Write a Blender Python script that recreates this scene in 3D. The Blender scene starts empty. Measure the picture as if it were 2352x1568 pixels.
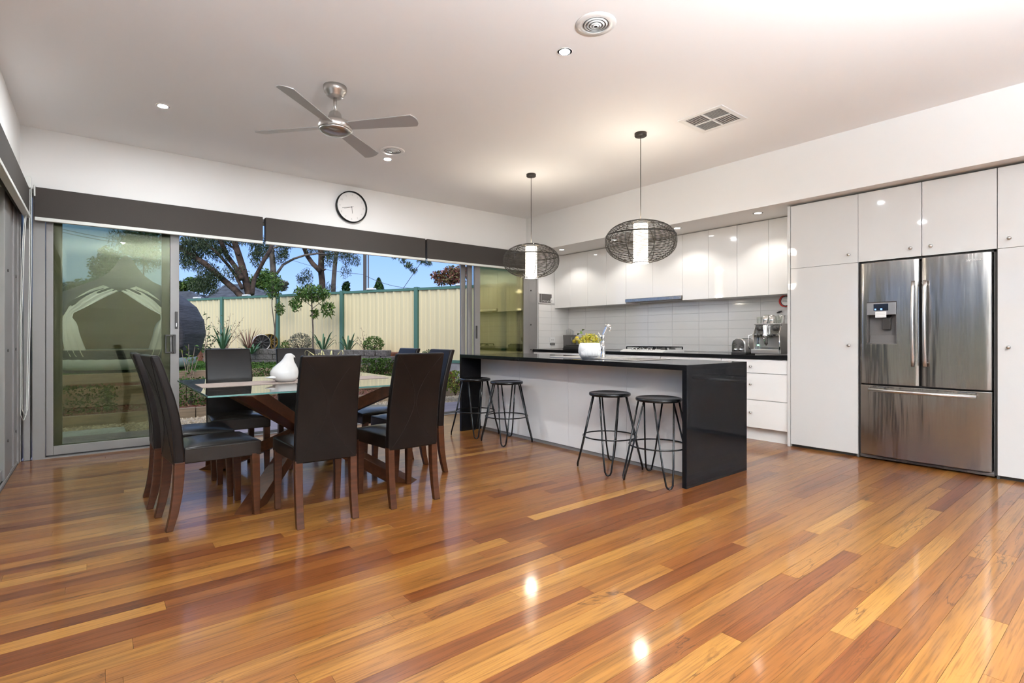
import bpy, bmesh, math, random
import numpy as np
from mathutils import Vector, Matrix, Euler
random.seed(7); RNG = np.random.default_rng(11)
PI = math.pi
SC = bpy.context.scene; COL = SC.collection

# ------------------------------------------------------------------ camera
FPX, CX, HY, CAMZ = 1196.0, 1176.0, 773.5, 1.105
YAW = math.atan(957/1196.0)
cd = bpy.data.cameras.new('camera'); cam = bpy.data.objects.new('camera', cd); COL.objects.link(cam)
cam.location = (0, 0, CAMZ); cam.rotation_euler = (PI/2, 0, -YAW)
cd.sensor_width = 36; cd.lens = 36*FPX/2352; cd.shift_y = -(784-HY)/2352
cd.clip_start = .05; cd.clip_end = 300
SC.camera = cam
# ------------------------------------------------------------------ colour management
SC.view_settings.view_transform = 'Standard'; SC.view_settings.look = 'None'
SC.view_settings.exposure = 1.08; SC.view_settings.gamma = 1; SC.view_settings.use_curve_mapping = False
# ------------------------------------------------------------------ sky
W = bpy.data.worlds.new('sky'); SC.world = W; W.use_nodes = True
wn = W.node_tree; wn.nodes.clear()
def N(nt, typ, **kw):
    n = nt.nodes.new(typ)
    for k, v in kw.items(): setattr(n, k, v)
    return n
def ramp(nt, stops, interp='LINEAR'):
    r = N(nt, 'ShaderNodeValToRGB'); e = r.color_ramp.elements; r.color_ramp.interpolation = interp
    e[0].position, e[0].color = stops[0][0], (*stops[0][1], 1); e[1].position, e[1].color = stops[-1][0], (*stops[-1][1], 1)
    for p, c in stops[1:-1]:
        x = e.new(p); x.color = (*c, 1)
    return r
g = N(wn, 'ShaderNodeTexCoord'); sx = N(wn, 'ShaderNodeSeparateXYZ')
wn.links.new(g.outputs['Generated'], sx.inputs[0])
rp = ramp(wn, [(0, (.52, .64, .88)), (.06, (.36, .54, .92)), (.17, (.24, .43, .90)), (.35, (.38, .52, .84)), (1, (.40, .53, .84))])
wn.links.new(sx.outputs['Z'], rp.inputs[0])
bg = N(wn, 'ShaderNodeBackground'); bg.inputs[1].default_value = 0.70
wo = N(wn, 'ShaderNodeOutputWorld')
wn.links.new(rp.outputs[0], bg.inputs[0]); wn.links.new(bg.outputs[0], wo.inputs[0])
# broad soft sun lamp added as dusk sky glow over the fence and garden
sd = bpy.data.lights.new('sun', 'SUN'); sd.energy = 1.55; sd.angle = math.radians(70); sd.color = (1, .95, .86)
so = bpy.data.objects.new('sun', sd); COL.objects.link(so); so.rotation_euler = Vector((.45, .62, -.75)).to_track_quat('-Z', 'Y').to_euler()

LAMP = 6.5      # watts of each ceiling downlight
SOFFIT = 8.5
PENDANT = 10.0
FILL_LAMP = 390.0   # strength of the unseen fill lamp that lifts the ceiling

# ------------------------------------------------------------------ materials
MATS = {}
def newmat(name):
    m = bpy.data.materials.new(name); m.use_nodes = True; MATS[name] = m
    return m, m.node_tree, m.node_tree.nodes['Principled BSDF']
def mat(name, col, rough=.5, metal=0.0, spec=.5, coat=0, croug=.05, var=None, bump=None, emit=None, aniso=0, sheen=0):
    """var=(scale xyz, amount)   bump=(scale xyz, strength, distance)"""
    m, nt, b = newmat(name)
    b.inputs['Base Color'].default_value = (*col, 1); b.inputs['Roughness'].default_value = rough
    b.inputs['Metallic'].default_value = metal; b.inputs['Specular IOR Level'].default_value = spec
    b.inputs['Coat Weight'].default_value = coat; b.inputs['Coat Roughness'].default_value = croug
    b.inputs['Anisotropic'].default_value = aniso
    if sheen: b.inputs['Sheen Weight'].default_value = sheen
    if emit: b.inputs['Emission Color'].default_value = (*emit[0], 1); b.inputs['Emission Strength'].default_value = emit[1]
    if var or bump: tc = N(nt, 'ShaderNodeTexCoord')
    if var:
        mp = N(nt, 'ShaderNodeMapping'); mp.inputs['Scale'].default_value = var[0]
        no = N(nt, 'ShaderNodeTexNoise'); no.inputs['Scale'].default_value = 1; no.inputs['Detail'].default_value = 4
        nt.links.new(tc.outputs['Object'], mp.inputs[0]); nt.links.new(mp.outputs[0], no.inputs[0])
        a = var[1]; lo = tuple(max(0, c*(1-a)) for c in col); hi = tuple(c*(1+a) for c in col)
        r = ramp(nt, [(.3, lo), (.7, hi)]); nt.links.new(no.outputs[0], r.inputs[0]); nt.links.new(r.outputs[0], b.inputs['Base Color'])
    if bump:
        mp = N(nt, 'ShaderNodeMapping'); mp.inputs['Scale'].default_value = bump[0]
        no = N(nt, 'ShaderNodeTexNoise'); no.inputs['Scale'].default_value = 1; no.inputs['Detail'].default_value = 3
        nt.links.new(tc.outputs['Object'], mp.inputs[0]); nt.links.new(mp.outputs[0], no.inputs[0])
        bp = N(nt, 'ShaderNodeBump'); bp.inputs['Strength'].default_value = bump[1]; bp.inputs['Distance'].default_value = bump[2]
        nt.links.new(no.outputs[0], bp.inputs['Height']); nt.links.new(bp.outputs[0], b.inputs['Normal'])
    return m
def glass(name, tint, refl, base=.0, rough=0.0):
    """thin architectural pane: clear tinted transmission plus fresnel mirror"""
    m, nt, b = newmat(name); nt.nodes.remove(b); out = nt.nodes['Material Output']
    t = N(nt, 'ShaderNodeBsdfTransparent'); t.inputs[0].default_value = (*tint, 1)
    gl = N(nt, 'ShaderNodeBsdfGlossy'); gl.inputs[0].default_value = (*refl, 1); gl.inputs['Roughness'].default_value = rough
    fr = N(nt, 'ShaderNodeFresnel'); ge = N(nt, 'ShaderNodeNewGeometry')
    io = N(nt, 'ShaderNodeMapRange'); io.inputs['To Min'].default_value = 1.5; io.inputs['To Max'].default_value = 1/1.5      # unrefracted exit face
    nt.links.new(ge.outputs['Backfacing'], io.inputs['Value']); nt.links.new(io.outputs[0], fr.inputs[0])
    ad = N(nt, 'ShaderNodeMath', operation='ADD', use_clamp=True); ad.inputs[1].default_value = base
    mx = N(nt, 'ShaderNodeMixShader'); nt.links.new(fr.outputs[0], ad.inputs[0]); nt.links.new(ad.outputs[0], mx.inputs[0])
    nt.links.new(t.outputs[0], mx.inputs[1]); nt.links.new(gl.outputs[0], mx.inputs[2]); nt.links.new(mx.outputs[0], out.inputs[0])
    return m
def randmat(name, cols, rough=.6, spec=.3, trans=0):
    """colour picked per mesh island / object (leaves, stones)"""
    m, nt, b = newmat(name)
    ge = N(nt, 'ShaderNodeNewGeometry'); r = ramp(nt, [(i/(len(cols)-1), c) for i, c in enumerate(cols)])
    nt.links.new(ge.outputs['Random Per Island'], r.inputs[0]); nt.links.new(r.outputs[0], b.inputs['Base Color'])
    b.inputs['Roughness'].default_value = rough; b.inputs['Specular IOR Level'].default_value = spec
    return m
def floormat():
    m, nt, b = newmat('timber_floor')
    tc = N(nt, 'ShaderNodeTexCoord'); oi = N(nt, 'ShaderNodeObjectInfo')
    off = N(nt, 'ShaderNodeVectorMath', operation='MULTIPLY_ADD'); off.inputs[1].default_value = (1, 1, 1)
    sc = N(nt, 'ShaderNodeMath', operation='MULTIPLY'); sc.inputs[1].default_value = 57.0
    nt.links.new(oi.outputs['Random'], sc.inputs[0]); nt.links.new(tc.outputs['Object'], off.inputs[0]); nt.links.new(sc.outputs[0], off.inputs[2])
    def noise(scale, det, dist=0):
        mp = N(nt, 'ShaderNodeMapping'); mp.inputs['Scale'].default_value = scale
        no = N(nt, 'ShaderNodeTexNoise'); no.inputs['Scale'].default_value = 1; no.inputs['Detail'].default_value = det; no.inputs['Distortion'].default_value = dist
        nt.links.new(off.outputs[0], mp.inputs[0]); nt.links.new(mp.outputs[0], no.inputs[0]); return no
    base = ramp(nt, [(0, (.110, .030, .007)), (.1, (.150, .045, .010)), (.3, (.190, .068, .0138)), (.6, (.215, .084, .0168)), (.85, (.255, .109, .0218)), (1, (.315, .150, .033))])
    nt.links.new(oi.outputs['Random'], base.inputs[0])
    g1 = noise((1.3, 22, 1), 5, .6); r1 = ramp(nt, [(.25, (.58, .52, .47)), (.5, (1, 1, 1)), (.8, (1.16, 1.20, 1.25))]); nt.links.new(g1.outputs[0], r1.inputs[0])
    g2 = noise((5, 150, 1), 5, .4); r2 = ramp(nt, [(.32, (.62, .57, .53)), (.48, (.97, .97, .97)), (.7, (1.10, 1.11, 1.12))]); nt.links.new(g2.outputs[0], r2.inputs[0])
    g3 = noise((1.0, 9, 1), 6, 1.6); r3 = ramp(nt, [(.485, (1, 1, 1)), (.5, (.30, .22, .18)), (.513, (1, 1, 1))]); nt.links.new(g3.outputs[0], r3.inputs[0])
    g4 = noise((.5, 2, 1), 2); r4 = ramp(nt, [(.50, (0, 0, 0)), (.60, (1, 1, 1))]); nt.links.new(g4.outputs[0], r4.inputs[0])
    def mul(a, bb, fac=1.0):
        x = N(nt, 'ShaderNodeMix', data_type='RGBA', blend_type='MULTIPLY'); x.inputs['Factor'].default_value = 1.0
        nt.links.new(a, x.inputs['A']); nt.links.new(bb, x.inputs['B']); return x.outputs['Result'], x
    c, _ = mul(base.outputs[0], r1.outputs[0]); c, _ = mul(c, r2.outputs[0]); c, x3 = mul(c, r3.outputs[0]); nt.links.new(r4.outputs[0], x3.inputs['Factor'])
    nt.links.new(c, b.inputs['Base Color'])
    b.inputs['Roughness'].default_value = .33; b.inputs['Specular IOR Level'].default_value = .25
    b.inputs['Coat Weight'].default_value = .45; b.inputs['Coat Roughness'].default_value = .10; b.inputs['Coat IOR'].default_value = 1.45
    bn = noise((2.2, 14, 1), 2); bp = N(nt, 'ShaderNodeBump'); bp.inputs['Strength'].default_value = .06; bp.inputs['Distance'].default_value = .003
    nt.links.new(bn.outputs[0], bp.inputs['Height']); nt.links.new(bp.outputs[0], b.inputs['Normal']); nt.links.new(bp.outputs[0], b.inputs['Coat Normal'])
    return m
def stonemat():
    m, nt, b = newmat('black_stone')
    tc = N(nt, 'ShaderNodeTexCoord'); vo = N(nt, 'ShaderNodeTexVoronoi'); vo.inputs['Scale'].default_value = 55
    nt.links.new(tc.outputs['Object'], vo.inputs[0])
    r = ramp(nt, [(0, (.35, .35, .36)), (.05, (.04, .04, .04)), (.07, (.008, .008, .009)), (1, (.007, .007, .008))]); nt.links.new(vo.outputs['Distance'], r.inputs[0])
    nt.links.new(r.outputs[0], b.inputs['Base Color']); b.inputs['Roughness'].default_value = .07; b.inputs['Specular IOR Level'].default_value = .15
    return m
M = MATS
mat('paint', (.83, .82, .805), .7, spec=.2, bump=((60, 60, 60), .05, .001))
mat('ceiling_paint', (.92, .915, .915), .8, spec=.1)
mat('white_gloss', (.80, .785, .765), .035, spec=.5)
mat('white_gloss_dimmed', (.59, .575, .555), .035, spec=.5)  # white gloss darkened in colour to offset strong light on the tall cabinets
mat('white_satin', (.78, .77, .755), .3)
mat('gap_dark', (.05, .045, .04), .7)
mat('steel', (.36, .335, .31), .22, metal=1, aniso=.4, bump=((1.0, 9, .8), .32, .03))
mat('chrome', (.85, .85, .85), .08, metal=1)
mat('brushed', (.62, .60, .58), .28, metal=1)
mat('fan_metal', (.52, .49, .46), .30, metal=.85)
mat('fan_blade', (.52, .515, .51), .40, metal=.35)
mat('dark_plastic', (.035, .032, .030), .4)
mat('grey_plastic', (.11, .10, .095), .4)
mat('vent_throat', (.34, .33, .32), .6)
mat('silver_plastic', (.33, .32, .31), .3, metal=.6)
mat('alum', (.27, .26, .255), .42, metal=.25)
mat('alum_dark', (.10, .095, .09), .45, metal=.2)
mat('blind', (.048, .041, .036), .85, var=((400, 400, 400), .12))
mat('blind_rail', (.68, .69, .66), .4)
mat('leather', (.007, .0046, .0036), .33, spec=.16, var=((6, 6, 6), .25), bump=((70, 70, 70), .12, .002))
mat('leather_seat', (.008, .0055, .0042), .25, spec=.36, var=((6, 6, 6), .25), bump=((40, 40, 40), .15, .002))
mat('seam', (.016, .012, .010), .8, spec=.1)
mat('chair_wood', (.052, .016, .0055), .36, spec=.25, coat=.05, var=((6, 6, 60), .35))
mat('table_wood', (.058, .020, .008), .36, spec=.25, coat=.05, var=((3, 40, 40), .3))
mat('runner', (.30, .235, .20), .9, var=((5, 260, 5), .35))
mat('ceramic', (.62, .61, .59), .10, coat=.4)
mat('pot_white', (.82, .81, .80), .45)
mat('black_metal', (.006, .006, .006), .18, spec=.35)
mat('lamp_black', (.030, .024, .018), .5)
mat('tile', (.78, .76, .735), .10, coat=.2)
mat('grout', (.50, .485, .47), .8)
mat('yellow_lemon', (.85, .62, .03), .35)
mat('leaf_yellow', (.55, .45, .04), .5)
mat('red_plastic', (.65, .03, .02), .3)
mat('clock_face', (.80, .78, .76), .5)
mat('ink_grey', (.52, .50, .48), .6)
mat('ink_dark', (.05, .045, .04), .5)
mat('soil', (.07, .038, .022), .95, var=((30, 30, 30), .5), bump=((60, 60, 60), .8, .03))
mat('mulch', (.17, .060, .030), .95, var=((40, 40, 40), .6), bump=((50, 50, 50), .9, .03))
mat('sleeper', (.27, .20, .13), .85, var=((2, 20, 20), .35))
mat('deck', (.27, .215, .235), .55, var=((1.5, 40, 10), .3))
mat('gravel_bed', (.34, .27, .19), .95, var=((70, 70, 70), .5))
mat('paver', (.42, .42, .40), .8, var=((5, 5, 5), .2))
mat('bounce_pale', (.66, .65, .63), .8)
mat('lawn_base', (.07, .14, .025), .95, var=((8, 8, 8), .4))
mat('fence_cream', (.75, .65, .40), .5)
mat('fence_green', (.085, .19, .145), .5)
mat('plinth', (.35, .345, .34), .9, var=((8, 8, 8), .2))
mat('block_stone', (.13, .115, .105), .95, var=((25, 25, 25), .35), bump=((35, 35, 35), .8, .02))
mat('bark', (.065, .040, .028), .9, var=((3, 3, 3), .8), bump=((12, 12, 3), .6, .05))
mat('bark_pale', (.13, .105, .085), .9, var=((4, 4, 4), .5))
mat('stem_pale', (.30, .22, .17), .8)
mat('roof_slate', (.085, .095, .115), .7, var=((3, 3, 3), .3))
mat('brick_far', (.30, .16, .11), .9)
mat('pod_weave', (.055, .055, .065), .7, var=((4, 4, 120), .6), bump=((6, 6, 150), .8, .02))
mat('pod_inner', (.80, .68, .42), .8)
mat('curtain', (.80, .80, .80), .9)
mat('cushion', (.55, .60, .62), .9)
mat('gold_rim', (.36, .24, .06), .35, metal=.7)
mat('rubber', (.02, .02, .02), .7)
mat('pole_wood', (.10, .085, .075), .9)
mat('wire', (.06, .06, .06), .6)
mat('cap_white', (.8, .8, .78), .5)
mat('facade', (.45, .42, .38), .8)
mat('lamp_glow', (1, 1, 1), .5, emit=((.88, .95, 1.0), LAMP/(PI*PI*.034**2)))
mat('lamp_glow_wall', (1, 1, 1), .5, emit=((.95, .98, 1.0), 2.3*LAMP/(PI*PI*.034**2)))
mat('lamp_glow_soffit', (1, 1, 1), .5, emit=((1, .965, .91), 12))
mat('fill_glow_up', (1, 1, 1), .5, emit=((.86, .94, 1), FILL_LAMP/(PI*PI*.13**2)))
mat('fill_glow_up_dim', (1, 1, 1), .5, emit=((.93, .97, 1), .35*FILL_LAMP/(PI*PI*.13**2)))
mat('tube_glow', (.9, .88, .82), .5, emit=((1, .90, .72), 3.2))
mat('screen', (.006, .006, .009), .1)
mat('blue_led', (.05, .1, .6), .5, emit=((.15, .3, 1), 1.5))
mat('green_led', (.1, .8, .3), .5, emit=((.2, 1, .4), 4))
glass('pane_tint', (.63, .65, .53), (.52, .54, .44), 0)
glass('pane_mirror', (.55, .55, .36), (.92, .86, .52), .15)
glass('pane_clear', (.86, .88, .87), (1, 1, 1), .0)
glass('table_glass', (.80, .86, .85), (1, 1, 1), .07)
glass('tumbler', (.9, .92, .9), (1, 1, 1), .08)
mat('glass_edge', (.10, .22, .20), .15)
floormat(); stonemat()
randmat('leaf_gum', [(.030, .050, .024), (.060, .085, .040), (.10, .12, .062)])
randmat('leaf_tree', [(.035, .085, .015), (.075, .15, .026), (.16, .22, .05)])
randmat('leaf_dark', [(.014, .040, .012), (.035, .085, .02), (.07, .14, .032)])
randmat('leaf_hedge', [(.022, .055, .008), (.055, .115, .016), (.11, .18, .03)])
randmat('leaf_grey', [(.09, .11, .075), (.15, .17, .11), (.20, .17, .15)])
randmat('leaf_agave', [(.05, .12, .065), (.10, .19, .10)], .45)
randmat('leaf_burgundy', [(.10, .035, .035), (.17, .06, .05), (.20, .12, .07)])
randmat('leaf_red', [(.16, .06, .045), (.28, .10, .07), (.20, .16, .07), (.10, .10, .04)])
randmat('leaf_lime', [(.16, .22, .02), (.33, .36, .05), (.08, .15, .02)])
randmat('leaf_pot', [(.42, .34, .02), (.62, .50, .05), (.30, .32, .03), (.70, .60, .14)])
randmat('leaf_spider', [(.55, .52, .22), (.75, .70, .40)])
randmat('grass', [(.045, .11, .012), (.08, .17, .02), (.11, .21, .03)], .8)
randmat('pebble', [(.22, .17, .11), (.42, .33, .22), (.55, .46, .33), (.33, .28, .24)], .9)
randmat('twig_leaf', [(.24, .19, .13), (.16, .17, .08), (.33, .26, .20)])

# ------------------------------------------------------------------ mesh helpers
class MB:
    def __init__(s): s.v = []; s.f = []
    def add(s, vs, fs):
        o = len(s.v); s.v += [tuple(v) for v in vs]; s.f += [tuple(i+o for i in f) for f in fs]; return s
    def box(s, x0, x1, y0, y1, z0, z1):
        return s.add([(x, y, z) for z in (z0, z1) for y in (y0, y1) for x in (x0, x1)],
                     [(0, 2, 3, 1), (4, 5, 7, 6), (0, 1, 5, 4), (2, 6, 7, 3), (0, 4, 6, 2), (1, 3, 7, 5)])
    def loft(s, rings, cap=True, closed=False):
        n = len(rings[0]); vs = [v for r in rings for v in r]; fs = []
        m = len(rings); last = m if closed else m-1
        for k in range(last):
            k2 = (k+1) % m
            for i in range(n):
                j = (i+1) % n; fs.append((k*n+i, k*n+j, k2*n+j, k2*n+i))
        if cap and not closed: fs.append(tuple(reversed(range(n)))); fs.append(tuple(range((m-1)*n, m*n)))
        return s.add(vs, fs)
    def tube(s, pts, r, seg=8, cap=True, closed=False):
        pts = [Vector(p) for p in pts]; n = len(pts); rs = r if isinstance(r, (list, tuple)) else [r]*n
        rings = []; ref = None
        for i, p in enumerate(pts):
            if closed: d = pts[(i+1) % n]-pts[i-1]
            else: d = pts[min(i+1, n-1)]-pts[max(i-1, 0)]
            d = d.normalized() if d.length > 1e-9 else Vector((0, 0, 1))
            if ref is None: ref = d.orthogonal().normalized()
            else:
                ref = ref-d*ref.dot(d); ref = ref.normalized() if ref.length > 1e-6 else d.orthogonal().normalized()
            b = d.cross(ref); rings.append([p+(ref*math.cos(2*PI*k/seg)+b*math.sin(2*PI*k/seg))*rs[i] for k in range(seg)])
        return s.loft(rings, cap, closed)
    def lathe(s, prof, c=(0, 0, 0), seg=32, cap=True):
        rings = [[(c[0]+r*math.cos(2*PI*k/seg), c[1]+r*math.sin(2*PI*k/seg), c[2]+z) for k in range(seg)] for r, z in prof]
        return s.loft(rings, cap)
    def ring(s, c, R, r, seg=48, tseg=6, axis='z'):
        pts = []
        for k in range(seg):
            a = 2*PI*k/seg; x, y = R*math.cos(a), R*math.sin(a)
            pts.append((c[0]+x, c[1]+y, c[2]) if axis == 'z' else (c[0]+x, c[1], c[2]+y) if axis == 'y' else (c[0], c[1]+x, c[2]+y))
        return s.tube(pts, r, tseg, closed=True)
    def beam(s, a, b, w, h, up=(0, 0, 1)):
        a, b = Vector(a), Vector(b); d = (b-a).normalized(); side = d.cross(Vector(up)).normalized(); u = side.cross(d)
        q = [side*w/2+u*h/2, -side*w/2+u*h/2, -side*w/2-u*h/2, side*w/2-u*h/2]
        return s.loft([[a+x for x in q], [b+x for x in q]])
    def prism(s, poly, axis, t0, t1):
        def p3(p, t): return (t, p[0], p[1]) if axis == 'x' else (p[0], t, p[1]) if axis == 'y' else (p[0], p[1], t)
        return s.loft([[p3(p, t0) for p in poly], [p3(p, t1) for p in poly]])
    def ball(s, c, r, seg=12, rings=8):
        rx, ry, rz = r if isinstance(r, (tuple, list)) else (r, r, r)
        rr = [[(c[0]+rx*math.sin(PI*k/rings)*math.cos(2*PI*i/seg), c[1]+ry*math.sin(PI*k/rings)*math.sin(2*PI*i/seg), c[2]-rz*math.cos(PI*k/rings)) for i in range(seg)] for k in range(1, rings)]
        return s.loft(rr)
    def mesh(s, name, smooth=False):
        me = bpy.data.meshes.new(name); me.from_pydata(s.v, [], s.f); me.update()
        bm = bmesh.new(); bm.from_mesh(me); bmesh.ops.recalc_face_normals(bm, faces=bm.faces); bm.to_mesh(me); bm.free()
        if smooth: me.polygons.foreach_set('use_smooth', [True]*len(me.polygons))
        return me
    def build(s, name, m, parent=None, bev=0, seg=2, smooth=False):
        me = s.mesh(name, smooth or bev > 0); return link(name, me, m, parent, bev, seg)
def link(name, me, m, parent=None, bev=0, seg=2):
    o = bpy.data.objects.new(name, me)
    if not me.materials: me.materials.append(MATS[m] if isinstance(m, str) else m)
    COL.objects.link(o)
    if parent is not None: o.parent = parent
    if bev:
        b = o.modifiers.new('bevel', 'BEVEL'); b.width = bev; b.segments = seg; b.limit_method = 'ANGLE'; b.angle_limit = .6
        w = o.modifiers.new('wn', 'WEIGHTED_NORMAL'); w.keep_sharp = True
    return o
def tag(o, label=None, cat=None, group=None, kind=None):
    if label: o['label'] = label
    if cat: o['category'] = cat
    if group: o['group'] = group
    if kind: o['kind'] = kind
    return o
def thing(name, label, cat, loc=(0, 0, 0), rz=0, group=None):
    o = bpy.data.objects.new(name, None); COL.objects.link(o); o.location = loc; o.rotation_euler = (0, 0, rz); o.empty_display_size = .1
    return tag(o, label, cat, group)
def struct(name, mb, m, parent=None, bev=0):
    o = mb.build(name, m, parent, bev) if isinstance(mb, MB) else mb
    if parent is None: o['kind'] = 'structure'
    return o
def sempty(name):
    o = bpy.data.objects.new(name, None); COL.objects.link(o); o['kind'] = 'structure'; return o
def dup(root, loc, rz=None, label=None):
    def cp(o, par):
        c = o.copy(); COL.objects.link(c)
        if par is not None: c.parent = par
        for ch in KIDS.get(o.name, []): cp(ch, c)
        return c
    KIDS = {}
    for o in COL.objects:
        if o.parent: KIDS.setdefault(o.parent.name, []).append(o)
    r = cp(root, None); r.location = loc
    if rz is not None: r.rotation_euler = (0, 0, rz)
    if label: r['label'] = label
    return r
def text(s, name, size, m, parent, mtx, depth=.0006, align='CENTER'):
    cu = bpy.data.curves.new(name, 'FONT'); cu.body = s; cu.size = size; cu.extrude = depth; cu.align_x = align; cu.align_y = 'CENTER'; cu.resolution_u = 3
    o = bpy.data.objects.new(name, cu); COL.objects.link(o); bpy.context.view_layer.update()
    me = bpy.data.meshes.new_from_object(o.evaluated_get(bpy.context.evaluated_depsgraph_get())); bpy.data.objects.remove(o); bpy.data.curves.remove(cu)
    me.name = name; me.materials.clear(); o = link(name, me, m, parent); o.matrix_local = mtx; return o
FACE_MX = Matrix(((0, 0, -1, 0), (-1, 0, 0, 0), (0, 1, 0, 0), (0, 0, 0, 1)))     # text facing -x, reading towards -y
FACE_MY = Matrix(((1, 0, 0, 0), (0, 0, -1, 0), (0, 1, 0, 0), (0, 0, 0, 1)))      # text facing -y, reading towards +x
F3 = Vector((math.sin(YAW), math.cos(YAW), 0)); R3 = Vector((math.cos(YAW), -math.sin(YAW), 0))
def pt(u, v, d):    # a point of the garden at distance d, measured off the photograph
    p = F3*d+R3*((u-CX)/FPX*d); return Vector((p.x, p.y, CAMZ+(HY-v)/FPX*d))

# ================================================================== ROOM SHELL
XL, XR, YB, YF, CZ = -.52, 6.29, 6.32, -3.2, 2.98
fl = struct('floor', MB().box(XL-.25, XR+.1, YF, YB, -.30, -.018), 'gap_dark')
# floorboards run along x; the 300 nearest the lens and in view are parts, the rest one joined part
def boards():
    w = .083; rest = MB(); rows = []; meshes = {}
    y = YF; k = 0; near = []
    while y < YB-.005:
        y1 = min(y+w, YB); x = XL-.01 - random.uniform(0, 1.2)
        while x < XR:
            L = random.choice([.6, .9, 1.2, 1.5, 1.8, 2.1, 2.4, 2.7]); near.append((max(x, XL-.01), min(x+L, XR), y, y1)); x += L
        y = y1
    def seen(b):
        x0, x1, y0, y1 = b; best = 0; n = 0
        for i in range(7):
            p = Vector((x0+(x1-x0)*i/6, (y0+y1)/2, -CAMZ)); d = p.dot(F3)
            if d < .3: continue
            u = CX+FPX*p.dot(R3)/d; v = HY+FPX*CAMZ/d
            if -20 < u < 2372 and v < 1590: n += 1; best = max(best, (x1-x0)*FPX/d*(y1-y0)*FPX*CAMZ/d/d)
        return best if n else 0
    sc = sorted(near, key=seen, reverse=True)
    for i, b in enumerate(sc):
        x0, x1, y0, y1 = b; gx = .0005
        if i < 298:
            key = (round(x1-x0, 2), round(y1-y0, 3))
            if key not in meshes:
                L, ww = x1-x0, y1-y0
                meshes[key] = MB().box(-L/2+gx, L/2-gx, -ww/2+gx, ww/2-gx, -.018, 0).mesh('floorboard')
            o = link('floorboard', meshes[key], 'timber_floor', fl); o.location = ((x0+x1)/2, (y0+y1)/2, 0)
        else: rest.box(x0+gx, x1-gx, y0+gx, y1-gx, -.018, 0)
    tag(rest.build('floorboards_beyond', 'timber_floor', fl), kind='stuff')
boards()
struct('ceiling', MB().box(XL-.9, XR+.3, YF-.3, YB+.75, CZ, CZ+.22), 'ceiling_paint')
struct('trim_1', MB().box(XL-.9, XR+.3, YB+.75, YB+.80, CZ-.05, CZ+.28), 'alum_dark')
# back wall: above the sliding doors, and the tiled return beside the kitchen
wb = struct('wall_back', MB().box(XL-.25, XR+.15, YB, YB+.22, 2.43, CZ).box(5.606, XR+.15, YB, YB+.22, -.02, 2.43), 'paint')
wr = struct('wall_right', MB().box(XR, XR+.15, YF, YB+.1, -.02, CZ), 'paint')
# left wall: nib, beam over the doors, and solid wall behind the photographer
wl = struct('wall_left', MB().box(XL-.25, XL, YF, YB+.05, 2.34, CZ).box(XL-.25, XL, YF, -2.6, -.02, 2.34), 'paint')
wf = struct('wall_front', MB().box(XL-.25, XR+.15, YF-.2, YF, -.02, .5).box(XL-.25, XR+.15, YF-.2, YF, 2.5, CZ).box(XL-.25, 2.2, YF-.2, YF, .5, 2.5).box(4.6, XR+.15, YF-.2, YF, .5, 2.5), 'paint')
wf_w = struct('added_window_1', MB().box(2.2, 4.6, YF-.12, YF-.06, .5, .56).box(2.2, 4.6, YF-.12, YF-.06, 2.44, 2.5).box(2.2, 2.26, YF-.12, YF-.06, .56, 2.44).box(4.54, 4.6, YF-.12, YF-.06, .56, 2.44).box(3.37, 3.43, YF-.12, YF-.06, .56, 2.44), 'alum')  # unseen rear opening added to let more sky light into the room
MB().box(2.26, 3.37, YF-.095, YF-.09, .56, 2.44).build('pane', 'pane_clear', wf_w)
MB().box(3.43, 4.54, YF-.095, YF-.09, .56, 2.44).build('pane', 'pane_clear', wf_w)
# bulkhead over the kitchen
BX, BZ = 5.345, 2.44
struct('trim_2', MB().box(BX, XR, YF, YB, BZ, CZ), 'paint')
# kitchen splashback tiles (stack bond), under both walls
tm = {}
def tile(x0, x1, y0, y1, z0, z1, par):
    k = (round(x1-x0, 3), round(y1-y0, 3), round(z1-z0, 3))
    if k not in tm:
        a, b, c = (x1-x0)/2, (y1-y0)/2, (z1-z0)/2; tm[k] = MB().box(-a, a, -b, b, -c, c).mesh('tile', True)
    o = link('tile', tm[k], 'tile', par, .0012, 1); o.location = ((x0+x1)/2, (y0+y1)/2, (z0+z1)/2)
zs = [.893+.1055*i for i in range(8)]
MB().box(XR-.004, XR, 2.40, YB, .90, 1.66).build('grout', 'grout', wr)
ys = [2.40, 2.63, 3.04, 3.45, 3.864, 4.273, 4.683, 5.095, 5.505, 5.915, YB]
for a, b in zip(ys[:-1], ys[1:]):
    for c, d in zip(zs[:-1], zs[1:]): tile(XR-.009, XR-.002, a+.0012, b-.0012, max(c, .912)+.0012, d-.0012, wr)
MB().box(5.60, XR-.004, YB-.004, YB, .90, 1.66).build('grout', 'grout', wb)
for a, b in ((5.606, 5.88), (5.88, XR-.009)):
    for c, d in zip(zs[:-1], zs[1:]): tile(a+.0012, b-.0012, YB-.009, YB-.002, max(c, .912)+.0012, d-.0012, wb)

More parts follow.
